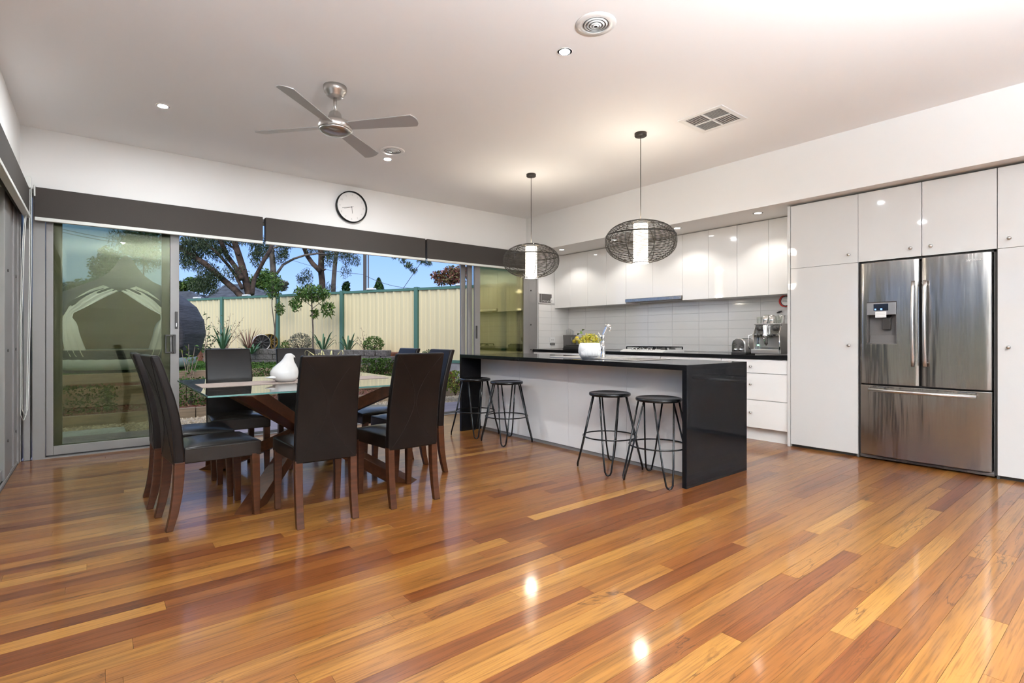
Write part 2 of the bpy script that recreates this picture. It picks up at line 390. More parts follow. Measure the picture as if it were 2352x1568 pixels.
# ---------------- back sliding doors (structure)
d1 = struct('door_1', MB().box(XL-.25, 5.606, YB+.0, YB+.20, 2.39, 2.43).box(-.441, -.355, YB, YB+.20, .0, 2.39).box(-.50, -.455, YB+.01, YB+.20, .0, 2.39).box(XL-.25, -.515, YB-.0, YB+.20, .0, 2.39).box(5.43, 5.606, YB+.03, YB+.20, .0, 2.39), 'alum', bev=.003)
MB().box(-.441, 5.606, YB-.003, YB+.22, -.02, .012).build('sill', 'alum', d1)
for k in range(3): MB().box(-.36, 5.43, YB+.045+.055*k, YB+.055+.055*k, .012, .022).build('track', 'alum_dark', d1)
def leaf(name, x0, x1, y, sl, sr, par, pm):
    f = MB().box(x0, x0+sl, y-.018, y+.018, .025, 2.38).box(x1-sr, x1, y-.018, y+.018, .025, 2.38).box(x0+sl, x1-sr, y-.018, y+.018, .025, .105).box(x0+sl, x1-sr, y-.018, y+.018, 2.32, 2.38)
    o = f.build(name, 'alum', par, .003); MB().box(x0+sl, x1-sr, y-.003, y+.003, .105, 2.32).build('pane', pm, o); return o
lf = leaf('door_leaf', -.35, .675, YB+.035, .05, .078, d1, 'pane_tint')
MB().box(.548, .562, YB-.045, YB-.025, .945, 1.125).box(.548, .625, YB-.045, YB-.03, .94, .955).box(.548, .625, YB-.045, YB-.03, 1.112, 1.128).box(.612, .625, YB-.045, YB+.012, .94, 1.128).build('door_handle', 'dark_plastic', lf, .004)
MB().box(.612, .645, YB+.008, YB+.018, .935, 1.13).build('handle_plate', 'dark_plastic', lf, .004)
MB().box(.637, .662, YB+.006, YB+.018, 1.19, 1.365).build('lock', 'dark_plastic', lf, .003)
MB().box(.644, .655, YB+.002, YB+.008, 1.21, 1.25).build('lock_lever', 'chrome', lf, .002)
lf2 = leaf('door_leaf', -.32, .62, YB+.10, .08, .09, d1, 'pane_clear')
lf3 = leaf('door_leaf', 4.37, 5.42, YB+.035, .095, .11, d1, 'pane_mirror')
MB().box(4.385, 4.41, YB+.006, YB+.018, 1.08, 1.27).build('lock', 'dark_plastic', lf3, .003)
lf4 = leaf('door_leaf', 4.29, 5.40, YB+.10, .075, .09, d1, 'pane_clear')
lf5 = leaf('door_leaf', 4.21, 5.38, YB+.16, .075, .09, d1, 'pane_clear')
tag(MB().tube([(5.47, YB+.025, .9), (5.47, YB+.03, .9)], .012, 10).tube([(5.47, YB+.025, 1.3), (5.47, YB+.03, 1.3)], .012, 10).tube([(5.47, YB+.025, 1.85), (5.47, YB+.03, 1.85)], .012, 10).build('screw_cap', 'dark_plastic', d1), kind='stuff')

# ---------------- left wall sliding doors
d2 = struct('door_2', MB().box(XL-.22, XL-.01, -2.6, 6.26, 2.30, 2.34).box(XL-.22, XL+.0, 6.22, YB, 0, 2.34), 'alum', bev=.003)
MB().box(XL-.24, XL-.005, -2.6, 6.26, -.02, .008).build('sill', 'alum_dark', d2)
for k in range(5): MB().box(XL-.02-.045*k, XL-.008-.045*k, -2.6, 6.22, .008, .024).build('track', 'alum', d2)
def leafx(y0, y1, x, par, pm='pane_clear', st=.07):
    f = MB().box(x-.018, x+.018, y0, y0+st, .025, 2.29).box(x-.018, x+.018, y1-st, y1, .025, 2.29).box(x-.018, x+.018, y0+st, y1-st, .025, .105).box(x-.018, x+.018, y0+st, y1-st, 2.23, 2.29)
    o = f.build('door_leaf', 'alum', par, .003); MB().box(x-.003, x+.003, y0+st, y1-st, .105, 2.23).build('pane', pm, o); return o
for j, (y0, y1, x) in enumerate(((4.05, 6.14, XL-.045), (3.95, 6.05, XL-.10), (3.85, 5.96, XL-.16))):
    o = leafx(y0, y1, x, d2, 'pane_tint' if j == 0 else 'pane_clear', .10)
    for z in (.28, 1.0, 1.62): MB().tube([(x+.018, y1-.05, z), (x+.024, y1-.05, z)], .011, 10).build('screw_cap', 'dark_plastic', o)
for y0, y1, dx in ((5.45, 5.76, .012), (5.79, 5.98, .022), (6.01, 6.20, .012)): MB().box(XL-.06, XL-dx, y0, y1, .02, 2.30).build('side_jamb', 'alum', d2, .004)
for z in (.30, 1.0, 1.62):
    for y in (5.60, 6.12): MB().tube([(XL-.013, y, z), (XL-.006, y, z)], .011, 10).build('screw_cap', 'dark_plastic', d2)
leafx(-2.5, -.3, XL-.10, d2); leafx(-.35, 1.9, XL-.16, d2)

# ---------------- roller blinds above the doors
def blind_y(x0, x1, label, chain=None):
    t = thing('roller_blind', label, 'blind', ((x0+x1)/2, 6.28, 2.15), 0, 'roller blinds over the back sliding doors')
    h = (x1-x0)/2
    MB().box(-h, h, -.042, .035, .02, .285).build('fascia', 'blind', t, .004)
    MB().box(-h, h, -.046, -.006, -.012, .02).build('bottom_rail', 'blind_rail', t, .004)
    if chain:
        for sx_ in (-h,): MB().box(sx_-.006, sx_+.006, -.05, .035, .2, .30).build('bracket', 'blind_rail', t, .004)
    return t
blind_y(-.42, 1.452, 'dark taupe roller blind over the back doors, longest and nearest the corner', True)
blind_y(1.482, 3.49, 'dark taupe roller blind directly under the round wall clock')
blind_y(3.522, 5.45, 'dark taupe roller blind running behind the smaller-looking far pendant lamp')
t = thing('roller_blind', 'dark taupe roller blind over the left wall doors, edge-on at picture edge', 'blind', (XL+.04, 4.2, 2.15))
MB().box(-.04, .03, -3.0, 2.05, .03, .255).build('fascia', 'blind', t, .004); MB().box(-.01, .036, -3.0, 2.05, -.0, .03).build('bottom_rail', 'blind_rail', t, .004)
t = thing('blind_chain', 'white beaded blind cord looped in the corner by the left doors', 'cord', (-.45, 6.2, .7))
def cord(dx, dy, zb): return [(dx, dy, 1.72), (dx*1.1, dy-.01, 1.0), (dx*1.15-.01, dy-.02, .35), (dx-.02, dy-.03, zb+.05), (dx-.035, dy-.06, zb), (dx-.05, dy-.10, zb+.06), (dx-.05, dy-.12, .6), (dx-.035, dy-.10, 1.25), (dx-.015, dy-.04, 1.72)]
MB().tube(cord(0, 0, -.32), .004, 6).build('chain', 'blind_rail', t, smooth=True); MB().tube(cord(.012, -.03, -.27), .004, 6).build('chain', 'blind_rail', t, smooth=True)
MB().box(-.03, .012, -.05, .01, 1.70, 1.80).build('chain_bracket', 'blind_rail', t, .006)

# ================================================================== KITCHEN
FX = 5.475
def knob(par, x, y, z, r=.013):
    return MB().tube([(x, y, z), (x-.014, y, z), (x-.015, y, z), (x-.03, y, z)], [r*.55, r*.55, r, r*.95], 12).build('knob', 'brushed', par, smooth=True)
def door(name, par, x, y0, y1, z0, z1, m='white_gloss', th=.018):
    return MB().box(x, x+th, y0+.0015, y1-.0015, z0+.0015, z1-.0015).build(name, m, par, .0012, 2)
# tall pantry, over-fridge unit, tall cabinet at the right
t = thing('pantry_cabinet', 'tall glossy white pantry left of the fridge, two stacked doors', 'cabinet', (0, 0, 0))
MB().box(FX+.02, XR-.02, 1.765, 2.345, .03, 2.42).build('body', 'white_satin', t); MB().box(FX+.04, XR-.02, 1.765, 2.345, .0, .03).build('plinth', 'gap_dark', t)
MB().box(FX-.005, XR-.02, 2.348, 2.375, .0, 2.425).build('end_panel', 'white_gloss_dimmed', t, .002)
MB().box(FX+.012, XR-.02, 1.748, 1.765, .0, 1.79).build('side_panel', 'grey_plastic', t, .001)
o = door('door', t, FX, 1.75, 2.345, .028, 1.79, 'white_gloss_dimmed'); knob(o, FX, 1.82, 1.027); o = door('upper_door', t, FX, 1.75, 2.345, 1.79, 2.42, 'white_gloss_dimmed'); knob(o, FX, 1.82, 1.868)
t = thing('overhead_cabinet', 'glossy white two-door cabinet directly above the fridge', 'cabinet', (0, 0, 0))
MB().box(FX+.02, XR-.02, .815, 1.745, 1.80, 2.42).build('body', 'white_satin', t)
o = door('door', t, FX, 1.279, 1.75, 1.79, 2.42, 'white_gloss_dimmed'); knob(o, FX, 1.352, 1.866); o = door('door', t, FX, .805, 1.276, 1.79, 2.42, 'white_gloss_dimmed'); knob(o, FX, 1.213, 1.867)
t = thing('tall_cabinet', 'tall glossy white cabinet right of the fridge, cut by the picture edge', 'cabinet', (0, 0, 0))
MB().box(FX+.02, XR-.02, .205, .79, .03, 2.42).build('body', 'white_satin', t); MB().box(FX+.04, XR-.02, .205, .79, 0, .03).build('plinth', 'gap_dark', t)
MB().box(FX+.004, XR-.02, .79, .806, 0, 1.79).build('side_panel', 'gap_dark', t)
o = door('door', t, FX, .205, .803, .028, 1.79, 'white_gloss_dimmed'); knob(o, FX, .738, 1.026); o = door('upper_door', t, FX, .205, .803, 1.79, 2.42, 'white_gloss_dimmed'); knob(o, FX, .734, 1.861)
t = thing('tall_cabinet', 'tall glossy white cabinet beyond the right picture edge', 'cabinet', (0, 0, 0))
MB().box(FX+.02, XR-.02, -.4, .20, .0, 2.42).build('body', 'white_satin', t); door('door', t, FX, -.4, .203, .028, 1.79, 'white_gloss_dimmed'); door('upper_door', t, FX, -.4, .203, 1.79, 2.42, 'white_gloss_dimmed')
# wall cabinets
UX = 5.955
def wallcab(ys_, z0, label):
    t = thing('wall_cabinet', label, 'cabinet', (0, 0, 0), 0, 'white wall cabinets above the splashback')
    MB().box(UX+.02, XR-.005, ys_[-1]+.002, ys_[0]-.002, z0+.004, BZ-.004).build('body', 'white_satin', t)
    for a, b in zip(ys_[1:], ys_[:-1]): door('door', t, UX, a, b, z0, BZ-.008)
wallcab([6.31, 5.945, 5.565], 1.58, 'glossy white wall cabinet in the far corner by the end wall')
wallcab([5.565, 5.19, 4.822], 1.58, 'glossy white wall cabinet immediately left of the rangehood')
wallcab([4.82, 4.36, 3.902], 1.645, 'shorter glossy white wall cabinet over the steel rangehood')
wallcab([3.90, 3.53, 3.164], 1.58, 'glossy white wall cabinet immediately right of the rangehood')
wallcab([3.162, 2.79, 2.38], 1.58, 'glossy white wall cabinet above the coffee machine, against the pantry')
t = thing('rangehood', 'slim stainless slide-out rangehood under the short wall cabinet', 'rangehood', (0, 0, 0))
MB().box(UX+.0, XR-.03, 3.91, 4.815, 1.60, 1.643).build('body', 'steel', t, .002); MB().box(UX-.02, UX, 3.905, 4.82, 1.598, 1.643).build('front_strip', 'steel', t, .003)
MB().box(UX+.05, XR-.06, 4.0, 4.7, 1.594, 1.60).build('filter', 'silver_plastic', t)
# base units and worktop
CXF = 5.475
t = thing('drawer_cabinet', 'white base cabinet with three drawers beside the tall pantry', 'cabinet', (0, 0, 0))
MB().box(CXF+.03, XR-.02, 2.378, 3.095, .135, .868).build('body', 'white_satin', t); MB().box(CXF+.085, XR-.02, 2.378, 3.095, 0, .135).build('plinth', 'white_satin', t)
for z0, z1, kz in ((.722, .866, .79), (.437, .716, .60), (.14, .431, .30)):
    o = MB().box(CXF+.012, CXF+.03, 2.38, 3.095, z0, z1).build('drawer', 'white_gloss', t, .0015); knob(o, CXF+.012, 2.755, kz, .012)
for k, (a, b, lab) in enumerate(((3.10, 3.90, 'white base cabinet between the drawers and the cooktop, behind the island'), (3.905, 4.80, 'white base cabinet below the gas cooktop'), (4.805, 6.30, 'white base cabinet at the far end, below the knife block'))):
    t = thing('base_cabinet', lab, 'cabinet', (0, 0, 0)); MB().box(CXF+.03, XR-.02, a, b, .135, .868).build('body', 'white_satin', t); MB().box(CXF+.085, XR-.02, a, b, 0, .135).build('plinth', 'white_satin', t)
    mid = (a+b)/2
    for y0, y1, ky in ((a, mid, mid-.05), (mid, b, mid+.05)):
        o = MB().box(CXF+.012, CXF+.03, y0+.0015, y1-.0015, .14, .716).build('door', 'white_gloss', t, .0015); knob(o, CXF+.012, ky, .64)
        o = MB().box(CXF+.012, CXF+.03, y0+.0015, y1-.0015, .722, .866).build('drawer', 'white_gloss', t, .0015); knob(o, CXF+.012, (y0+y1)/2, .79)
tag(MB().box(CXF-.005, XR-.009, 2.378, YB-.009, .87, .91).build('kitchen_worktop', 'black_stone', None, .002), 'black stone worktop along the tiled kitchen wall', 'worktop')
# island
t = thing('island_worktop', 'black speckled stone island top with waterfall ends', 'worktop', (0, 0, 0))
IX0, IX1, IY0, IY1 = 3.35, 4.225, 2.158, 5.173
MB().box(IX0, IX1, IY0, IY1, .86, .90).build('top', 'black_stone', t, .0015)
MB().box(IX0, IX1, IY0, IY0+.038, 0, .86).build('end_panel', 'black_stone', t, .0015); MB().box(IX0, IX1, IY1-.038, IY1, 0, .86).build('end_panel', 'black_stone', t, .0015)
t = thing('island_cabinet', 'glossy white panelled cabinet under the black island top', 'cabinet', (0, 0, 0))
MB().box(3.645, 4.18, IY0+.04, IY1-.04, .03, .858).build('body', 'white_satin', t); MB().box(3.635, 4.15, IY0+.04, IY1-.04, 0, .028).build('plinth', 'alum', t)
for a, b in ((IY0+.04, 2.928), (2.928, 3.648), (3.648, 4.40), (4.40, IY1-.04)): MB().box(3.625, 3.643, a+.0015, b-.0015, .034, .856).build('panel', 'white_gloss', t, .001)
for a, b in ((IY0+.04, 2.9), (2.9, 3.65), (3.65, 4.4), (4.4, IY1-.04)):
    o = MB().box(4.182, 4.20, a+.0015, b-.0015, .12, .85).build('door', 'white_gloss', t, .001)
    MB().tube([(4.20, (a+b)/2, .7), (4.225, (a+b)/2, .7)], .012, 10).build('knob', 'brushed', o, smooth=True)
# sink and tap
t = thing('sink', 'stainless double sink with drainer set into the island top', 'sink', (3.84, 3.34, .9))
def bowl(y0, y1): return MB().loft([[(x*a, y, z) for x, y in ((-.17, y0+i), (.17, y0+i), (.17, y1-i), (-.17, y1-i))] for a, i, z in ((1, 0, .0065), (.95, .01, -.02), (.9, .02, -.034))], cap=False)
rim = MB().box(-.245, .245, -.54, -.53, 0, .006).box(-.245, .245, .53, .54, 0, .006).box(-.245, -.17, -.53, .53, 0, .006).box(.17, .245, -.53, .53, 0, .006)
rim.box(-.17, .17, -.53, -.30, 0, .004).box(-.17, .17, -.02, .02, 0, .006).box(-.17, .17, .34, .53, 0, .004).build('rim', 'brushed', t, .002)
for y0, y1 in ((-.30, -.02), (.02, .34)): MB().box(-.17, .17, y0, y1, .0005, .002).build('basin', 'silver_plastic', t)
for k in range(7): MB().box(-.15, .15, -.51+.03*k, -.50+.03*k, .004, .008).build('drainer_rib', 'brushed', t)
MB().lathe([(.001, .002), (.05, .002), (.05, .004), (.001, .004)], (0, .18, 0), 20).build('plug', 'chrome', t); MB().lathe([(.001, .002), (.05, .002), (.05, .004), (.001, .004)], (0, -.16, 0), 20).build('plug', 'chrome', t)
t = thing('kitchen_tap', 'tall chrome mixer tap with angled spout on the island', 'tap', (3.91, 3.45, .90))
MB().lathe([(.028, 0), (.028, .012), (.022, .02), (.022, .10), (.024, .105), (.024, .115), (.016, .12), (.016, .20), (.0185, .205), (.0185, .22)], (0, 0, 0), 20).build('body', 'chrome', t, smooth=True)
MB().tube([(0, 0, .205), (.002, -.002, .228), (.024, -.027, .305), (.025, -.028, .322)], .0145, 12).build('spout', 'chrome', t, smooth=True)
MB().tube([(.015, -.017, .315), (.050, -.055, .316)], .017, 12).tube([(.046, -.051, .316), (.047, -.052, .265)], .013, 12).build('spray_head', 'chrome', t, smooth=True)
MB().tube([(0, 0, .19), (-.02, .02, .215), (-.035, .03, .25)], .006, 8).build('lever', 'chrome', t, smooth=True)
# pot with yellow plant on the island
PX, PY = 3.60, 3.34
t = thing('plant_pot', 'round white ribbed pot of yellow flowers on the island', 'pot', (PX, PY, .90))
MB().lathe([(.055, 0), (.072, .004), (.095, .03), (.106, .065), (.104, .10), (.094, .15), (.089, .15), (.097, .10), (.098, .065), (.06, .02)], seg=40).build('pot', 'pot_white', t, smooth=True)
rb = MB()
for k in range(-9, 10):
    a = PI+YAW*.0+k*.105+.93; top = .138-abs(k)*.009
    rb.tube([((.0995+.006*(1 if z < .07 else .75))*math.cos(a)*(1-max(0, z-.07)*.9)*(1 if z > .03 else .93), (.1055)*math.sin(a)*(1-max(0, z-.07)*.9)*(1 if z > .03 else .93), z) for z in (.022, .045, .07, top)], .0032, 6)
tag(rb.build('rib', 'pot_white', t, smooth=True), kind='stuff')
MB().lathe([(.001, .125), (.09, .13)], seg=24).build('soil', 'soil', t)

def leafcloud(n, pos, L, Wd, droop=.3, up=0.0, align=None, fold=.25, rng=RNG):
    """n folded diamond leaves; pos (n,3) centres; returns MB-like arrays mesh"""
    pos = np.asarray(pos); n = len(pos)
    d = rng.normal(size=(n, 3)); d[:, 2] = d[:, 2]*.6+up
    if align is not None: d = d*.6+np.asarray(align)
    d /= np.linalg.norm(d, axis=1)[:, None]+1e-9
    s = np.cross(d, rng.normal(size=(n, 3))); s /= np.linalg.norm(s, axis=1)[:, None]+1e-9
    nn = np.cross(d, s); l = (L*rng.uniform(.7, 1.25, n))[:, None]; w = (Wd*rng.uniform(.7, 1.2, n))[:, None]
    a = pos-d*l*.5; b = pos+d*l*.5; b[:, 2] -= droop*l[:, 0]
    p1 = pos+s*w*.5+nn*w*fold; p2 = pos-s*w*.5+nn*w*fold
    v = np.stack([a, p1, b, p2], 1).reshape(-1, 3)
    return v
def leafobj(name, v, m, parent=None):
    n = len(v)//4; me = bpy.data.meshes.new(name); me.vertices.add(n*4); me.vertices.foreach_set('co', v.astype('f').ravel())
    me.loops.add(n*4); me.loops.foreach_set('vertex_index', np.arange(n*4, dtype='i'))
    me.polygons.add(n); me.polygons.foreach_set('loop_start', np.arange(0, n*4, 4, dtype='i')); me.polygons.foreach_set('loop_total', np.full(n, 4, dtype='i'))
    me.update(); me.validate(); return link(name, me, m, parent)
def ball_pts(n, c, r, shell=.55, rng=RNG):
    d = rng.normal(size=(n, 3)); d /= np.linalg.norm(d, axis=1)[:, None]; rad = rng.uniform(shell, 1, n)**.6
    return np.asarray(c)+d*rad[:, None]*np.asarray(r)
p = ball_pts(520, (0, 0, .165), (.10, .10, .075), .3); p = p[p[:, 2] > .13]
leafobj('flowers', leafcloud(0, p, .032, .011), 'leaf_pot', t)
st = MB()
for k in range(14):
    a = k*.9; st.tube([(0.02*math.cos(a), .02*math.sin(a), .13), (.07*math.cos(a), .07*math.sin(a), .19+.02*math.sin(k*3))], .002, 5)
st.build('stem', 'leaf_yellow', t)
p = np.array([(-.055, .06, .26), (-.075, .075, .235), (-.04, .045, .275), (-.065, .05, .245)]); leafobj('tall_leaves', leafcloud(0, p, .055, .03, 0), 'leaf_tree', t)

# cooktop
t = thing('gas_cooktop', 'white gas cooktop with black trivets on the rear worktop', 'cooktop', (0, 0, .91))
MB().prism([(5.58, 0), (6.06, 0), (6.06, .03), (5.66, .03), (5.60, .012)], 'y', 3.94, 4.62).build('hob_plate', 'white_satin', t, .002)
for k in range(6):
    y = 4.43-.0595*k; o = MB().tube([(5.63, y, .018), (5.61, y, .034), (5.604, y, .038)], [.015, .015, .012], 12).build('knob', 'chrome', t, smooth=True)
for cy, w in ((4.48, .21), (4.24, .21), (4.05, .19)):
    tv = MB()
    for yy in (cy-w/2, cy+w/2): tv.beam((5.68, yy, .062), (6.04, yy, .062), .012, .012)
    for xx in (5.68, 5.86, 6.04): tv.beam((xx, cy-w/2, .062), (xx, cy+w/2, .062), .012, .012)
    for xx in (5.68, 6.04):
        for yy in (cy-w/2, cy+w/2): tv.beam((xx, yy, .03), (xx, yy, .06), .012, .012, (1, 0, 0))
    for xx in (5.77, 5.95): tv.beam((xx, cy-w*.4, .064), (xx, cy+w*.4, .064), .009, .009)
    tv.build('trivet', 'black_metal', t)
    for xx in (5.77, 5.95): MB().lathe([(.045, .03), (.045, .04), (.03, .048), (.001, .05)], (xx, cy, 0), 18).build('burner', 'dark_plastic', t, smooth=True)

# knife block
t = thing('knife_block', 'dark brown knife block with upright knives in the far corner', 'knife block', (5.98, 5.98, .91))
MB().loft([[(-.06*a, -.10*a+o_, z), (.06*a, -.10*a+o_, z), (.06*a, .10*a+o_, z), (-.06*a, .10*a+o_, z)] for z, a, o_ in ((0, 1.1, 0), (.03, .95, 0), (.12, .95, 0), (.225, 1.0, 0))]).build('block', 'grey_plastic', t, .008)
for k in range(6):
    y = -.08+.032*k; o = MB().box(-.012, .012, y-.008, y+.008, .225, .33-.012*abs(k-3)).build('knife_handle', 'brushed', t, .004)
tag(MB().box(5.72, 6.02, 5.44, 5.86, .91, .97).box(5.74, 6.0, 5.46, 5.84, .97, .985).build('sandwich_press', 'dark_plastic', None, .01), 'flat black sandwich press on the rear worktop by the knife block', 'appliance')
LBX, LBY = 5.90, 5.74
t = thing('glass_bowl', 'clear glass bowl of lemons behind the ribbed pot', 'bowl', (LBX, LBY, .985))
MB().lathe([(.05, 0), (.06, .004), (.09, .06), (.10, .11), (.097, .11), (.086, .06), (.055, .008), (.001, .006)], seg=28).build('bowl', 'tumbler', t, smooth=True)
for k, (x, y, z) in enumerate(((-.03, .03, .05), (.035, -.02, .05), (0.0, .0, .10), (-.035, -.035, .085), (.03, .04, .09))):
    tag(MB().ball((0, 0, 0), (.032, .036, .032)).build('lemon', 'yellow_lemon', None, smooth=True), ['lemon at the left bottom of the glass bowl', 'lemon at the right bottom of the glass bowl', 'lemon on the top of the pile in the glass bowl', 'lemon leaning on the near rim of the glass bowl', 'lemon leaning on the far rim of the glass bowl'][k], 'lemon', 'lemons in the glass bowl').location = (LBX+x, LBY+y, .985+z)
# toaster
t = thing('toaster', 'chrome rounded toaster beside the coffee machine', 'toaster', (5.83, 3.02, .91))
prof = [(-.08, .02), (-.08, .11), (-.072, .145), (-.052, .168), (-.025, .178), (.025, .178), (.052, .168), (.072, .145), (.08, .11), (.08, .02)]
MB().prism(prof, 'x', -.105, .11).build('body', 'brushed', t, .004); MB().prism([(a*.96, b*.985) for a, b in prof], 'x', -.118, -.105).build('front_plate', 'chrome', t, .005)
MB().box(-.115, .11, -.085, .085, 0, .02).build('base', 'dark_plastic', t, .004)
for y in (-.03, .03): MB().tube([(-.118, y, .05), (-.135, y, .05)], .014, 12).build('dial', 'chrome', t, smooth=True)
MB().box(-.14, -.118, .022, .05, .10, .112).build('lever', 'dark_plastic', t, .003); MB().box(-.135, -.118, -.045, -.02, .08, .09).build('lever', 'dark_plastic', t, .003)
for y in (-.03, .03): MB().box(-.085, .09, y-.012, y+.012, .172, .179).build('slot', 'dark_plastic', t)
# coffee machine
t = thing('coffee_machine', 'chrome espresso machine against the pantry end panel', 'coffee machine', (5.62, 2.68, .91))
MB().box(.0, .10, -.15, .145, .012, .062).build('drip_tray', 'brushed', t, .004)
MB().prism([(.10, .01), (.42, .01), (.42, .33), (.05, .33), (.05, .20), (.11, .19)], 'y', -.15, .115).build('body', 'steel', t, .004)
MB().box(.104, .109, -.135, .10, .07, .32).build('back_plate', 'silver_plastic', t); MB().box(.035, .42, -.16, .125, .325, .34).build('cup_rail', 'chrome', t, .004)
for s_ in (-1, 1):
    MB().prism([(.03, .01), (.42, .01), (.42, .33), (.06, .33), (.0, .235)], 'y', -.0175+s_*.134, -.0175+s_*.142).build('side_panel', 'chrome', t, .002)
    MB().tube([(.05, -.018+s_*.085, .285), (.02, -.018+s_*.085, .285)], .026, 14).build('gauge', 'dark_plastic', t, smooth=True)
    MB().tube([(.06, s_*.11, .22), (.02, s_*.13, .225), (-.01, s_*.165, .21), (-.01, s_*.168, .10), (.0, s_*.16, .06)], .006, 8).build('steam_wand', 'chrome', t, smooth=True)
    MB().tube([(.06, s_*.07, .215), (.015, s_*.07, .215)], [.012, .02], 12).build('tap_knob', 'dark_plastic', t, smooth=True)
MB().lathe([(.034, .19), (.034, .215), (.026, .235), (.030, .31), (.026, .325)], (.03, .0, 0), 18).build('group_head', 'chrome', t, smooth=True)
MB().tube([(.03, 0, .195), (-.03, -.03, .19), (-.08, -.06, .165), (-.10, -.07, .12)], [.02, .012, .013, .015], 10).build('portafilter', 'dark_plastic', t, smooth=True)
MB().lathe([(.03, .185), (.03, .17), (.012, .165), (.012, .10)], (.03, 0, 0), 16).build('spout', 'chrome', t, smooth=True)
MB().ball((.100, .115, .105), .008, 8, 6).build('indicator_lamp', 'green_led', t)
cp = [(.10, .10), (.10, .03), (.18, .06), (.10, -.04), (.19, -.02), (.28, .05), (.11, -.11), (.20, -.10), (.27, -.05)]
for k, (x, y) in enumerate(cp):
    o = MB().lathe([(.022, 0), (.026, .003), (.031, .075+.012*(k % 3)), (.029, .075+.012*(k % 3)), (.024, .008), (.001, .006)], seg=16).build('glass_cup', 'tumbler' if k % 2 == 0 else 'chrome', None, smooth=True)
    nm = ['front row at its left end', 'front row, second from left', 'second row at its left end', 'front row, middle', 'second row, middle', 'rear left', 'front row at its right end', 'second row at its right end', 'rear right'][k]
    tag(o, ('clear glass' if k % 2 == 0 else 'shiny steel cup')+' on the coffee machine top, '+nm, 'cup', 'cups on the coffee machine'); o.location = (5.62+x, 2.68+y, 1.2505)
# red-rimmed kitchen scale hung on the tiles, and a dark clip under it
t = thing('wall_timer', 'round red-rimmed dial on the tiles above the coffee machine', 'timer', (6.28, 2.735, 1.52))
MB().tube([(-.0, 0, 0), (-.05, 0, 0)], .068, 28).build('case', 'red_plastic', t, .004); MB().tube([(-.05, -.016, 0), (-.056, -.016, 0)], .054, 28).build('dial', 'brushed', t)
MB().box(-.062, -.056, -.066, .02, -.006, .006).build('pointer', 'chrome', t); MB().ring((-.054, -.016, 0), .055, .005, 32, 6, 'x').build('rim', 'dark_plastic', t, smooth=True)
tag(MB().tube([(6.275, 2.84, 1.39), (6.265, 2.815, 1.395), (6.265, 2.785, 1.405)], [.008, .012, .008], 10).build('wall_hook', 'dark_plastic', None, smooth=True), 'small black hook on the tiles below the red dial', 'hook')
# wall control panel and power point on the end wall
t = thing('wall_plaque', 'small brown plaque with pale tag on the end wall', 'plaque', (5.745, YB-.0, 1.735))
MB().box(-.145, .145, -.018, 0, -.085, .085).build('frame', 'white_satin', t, .003); MB().box(-.135, -.10, -.024, -.018, -.07, .07).build('side_slot', 'grey_plastic', t); mp_ = MB().box(-.09, .13, -.024, -.018, -.07, .07).build('board', 'grey_plastic', t)
sq = [(-.085+.011*i, -.0255, -.045+.012*math.sin(i*2.1)+.005*math.sin(i*5)) for i in range(17)]
MB().tube(sq, .0025, 5).build('scribble', 'white_satin', t); MB().ball((.118, -.03, -.035), (.02, .008, .045), 12, 8).build('paper_tag', 'white_satin', t, smooth=True)
MB().prism([(.112, -.03), (.124, -.03), (.118, -.055)], 'y', -.0395, -.037).build('arrow', 'ink_dark', t)
t = thing('power_point', 'white power point on the end wall tiles above the worktop', 'power point', (5.90, YB-.009, 1.045))
MB().box(-.06, .06, -.009, 0, -.04, .055).build('plate', 'white_satin', t, .003); MB().box(-.055, .055, -.012, 0, -.075, -.042).build('lower_plate', 'silver_plastic', t, .002)
for k in range(3): MB().box(-.028+.022*k, -.020+.022*k, -.0105, -.008, .008, .016).build('pin_hole', 'ink_dark', t)

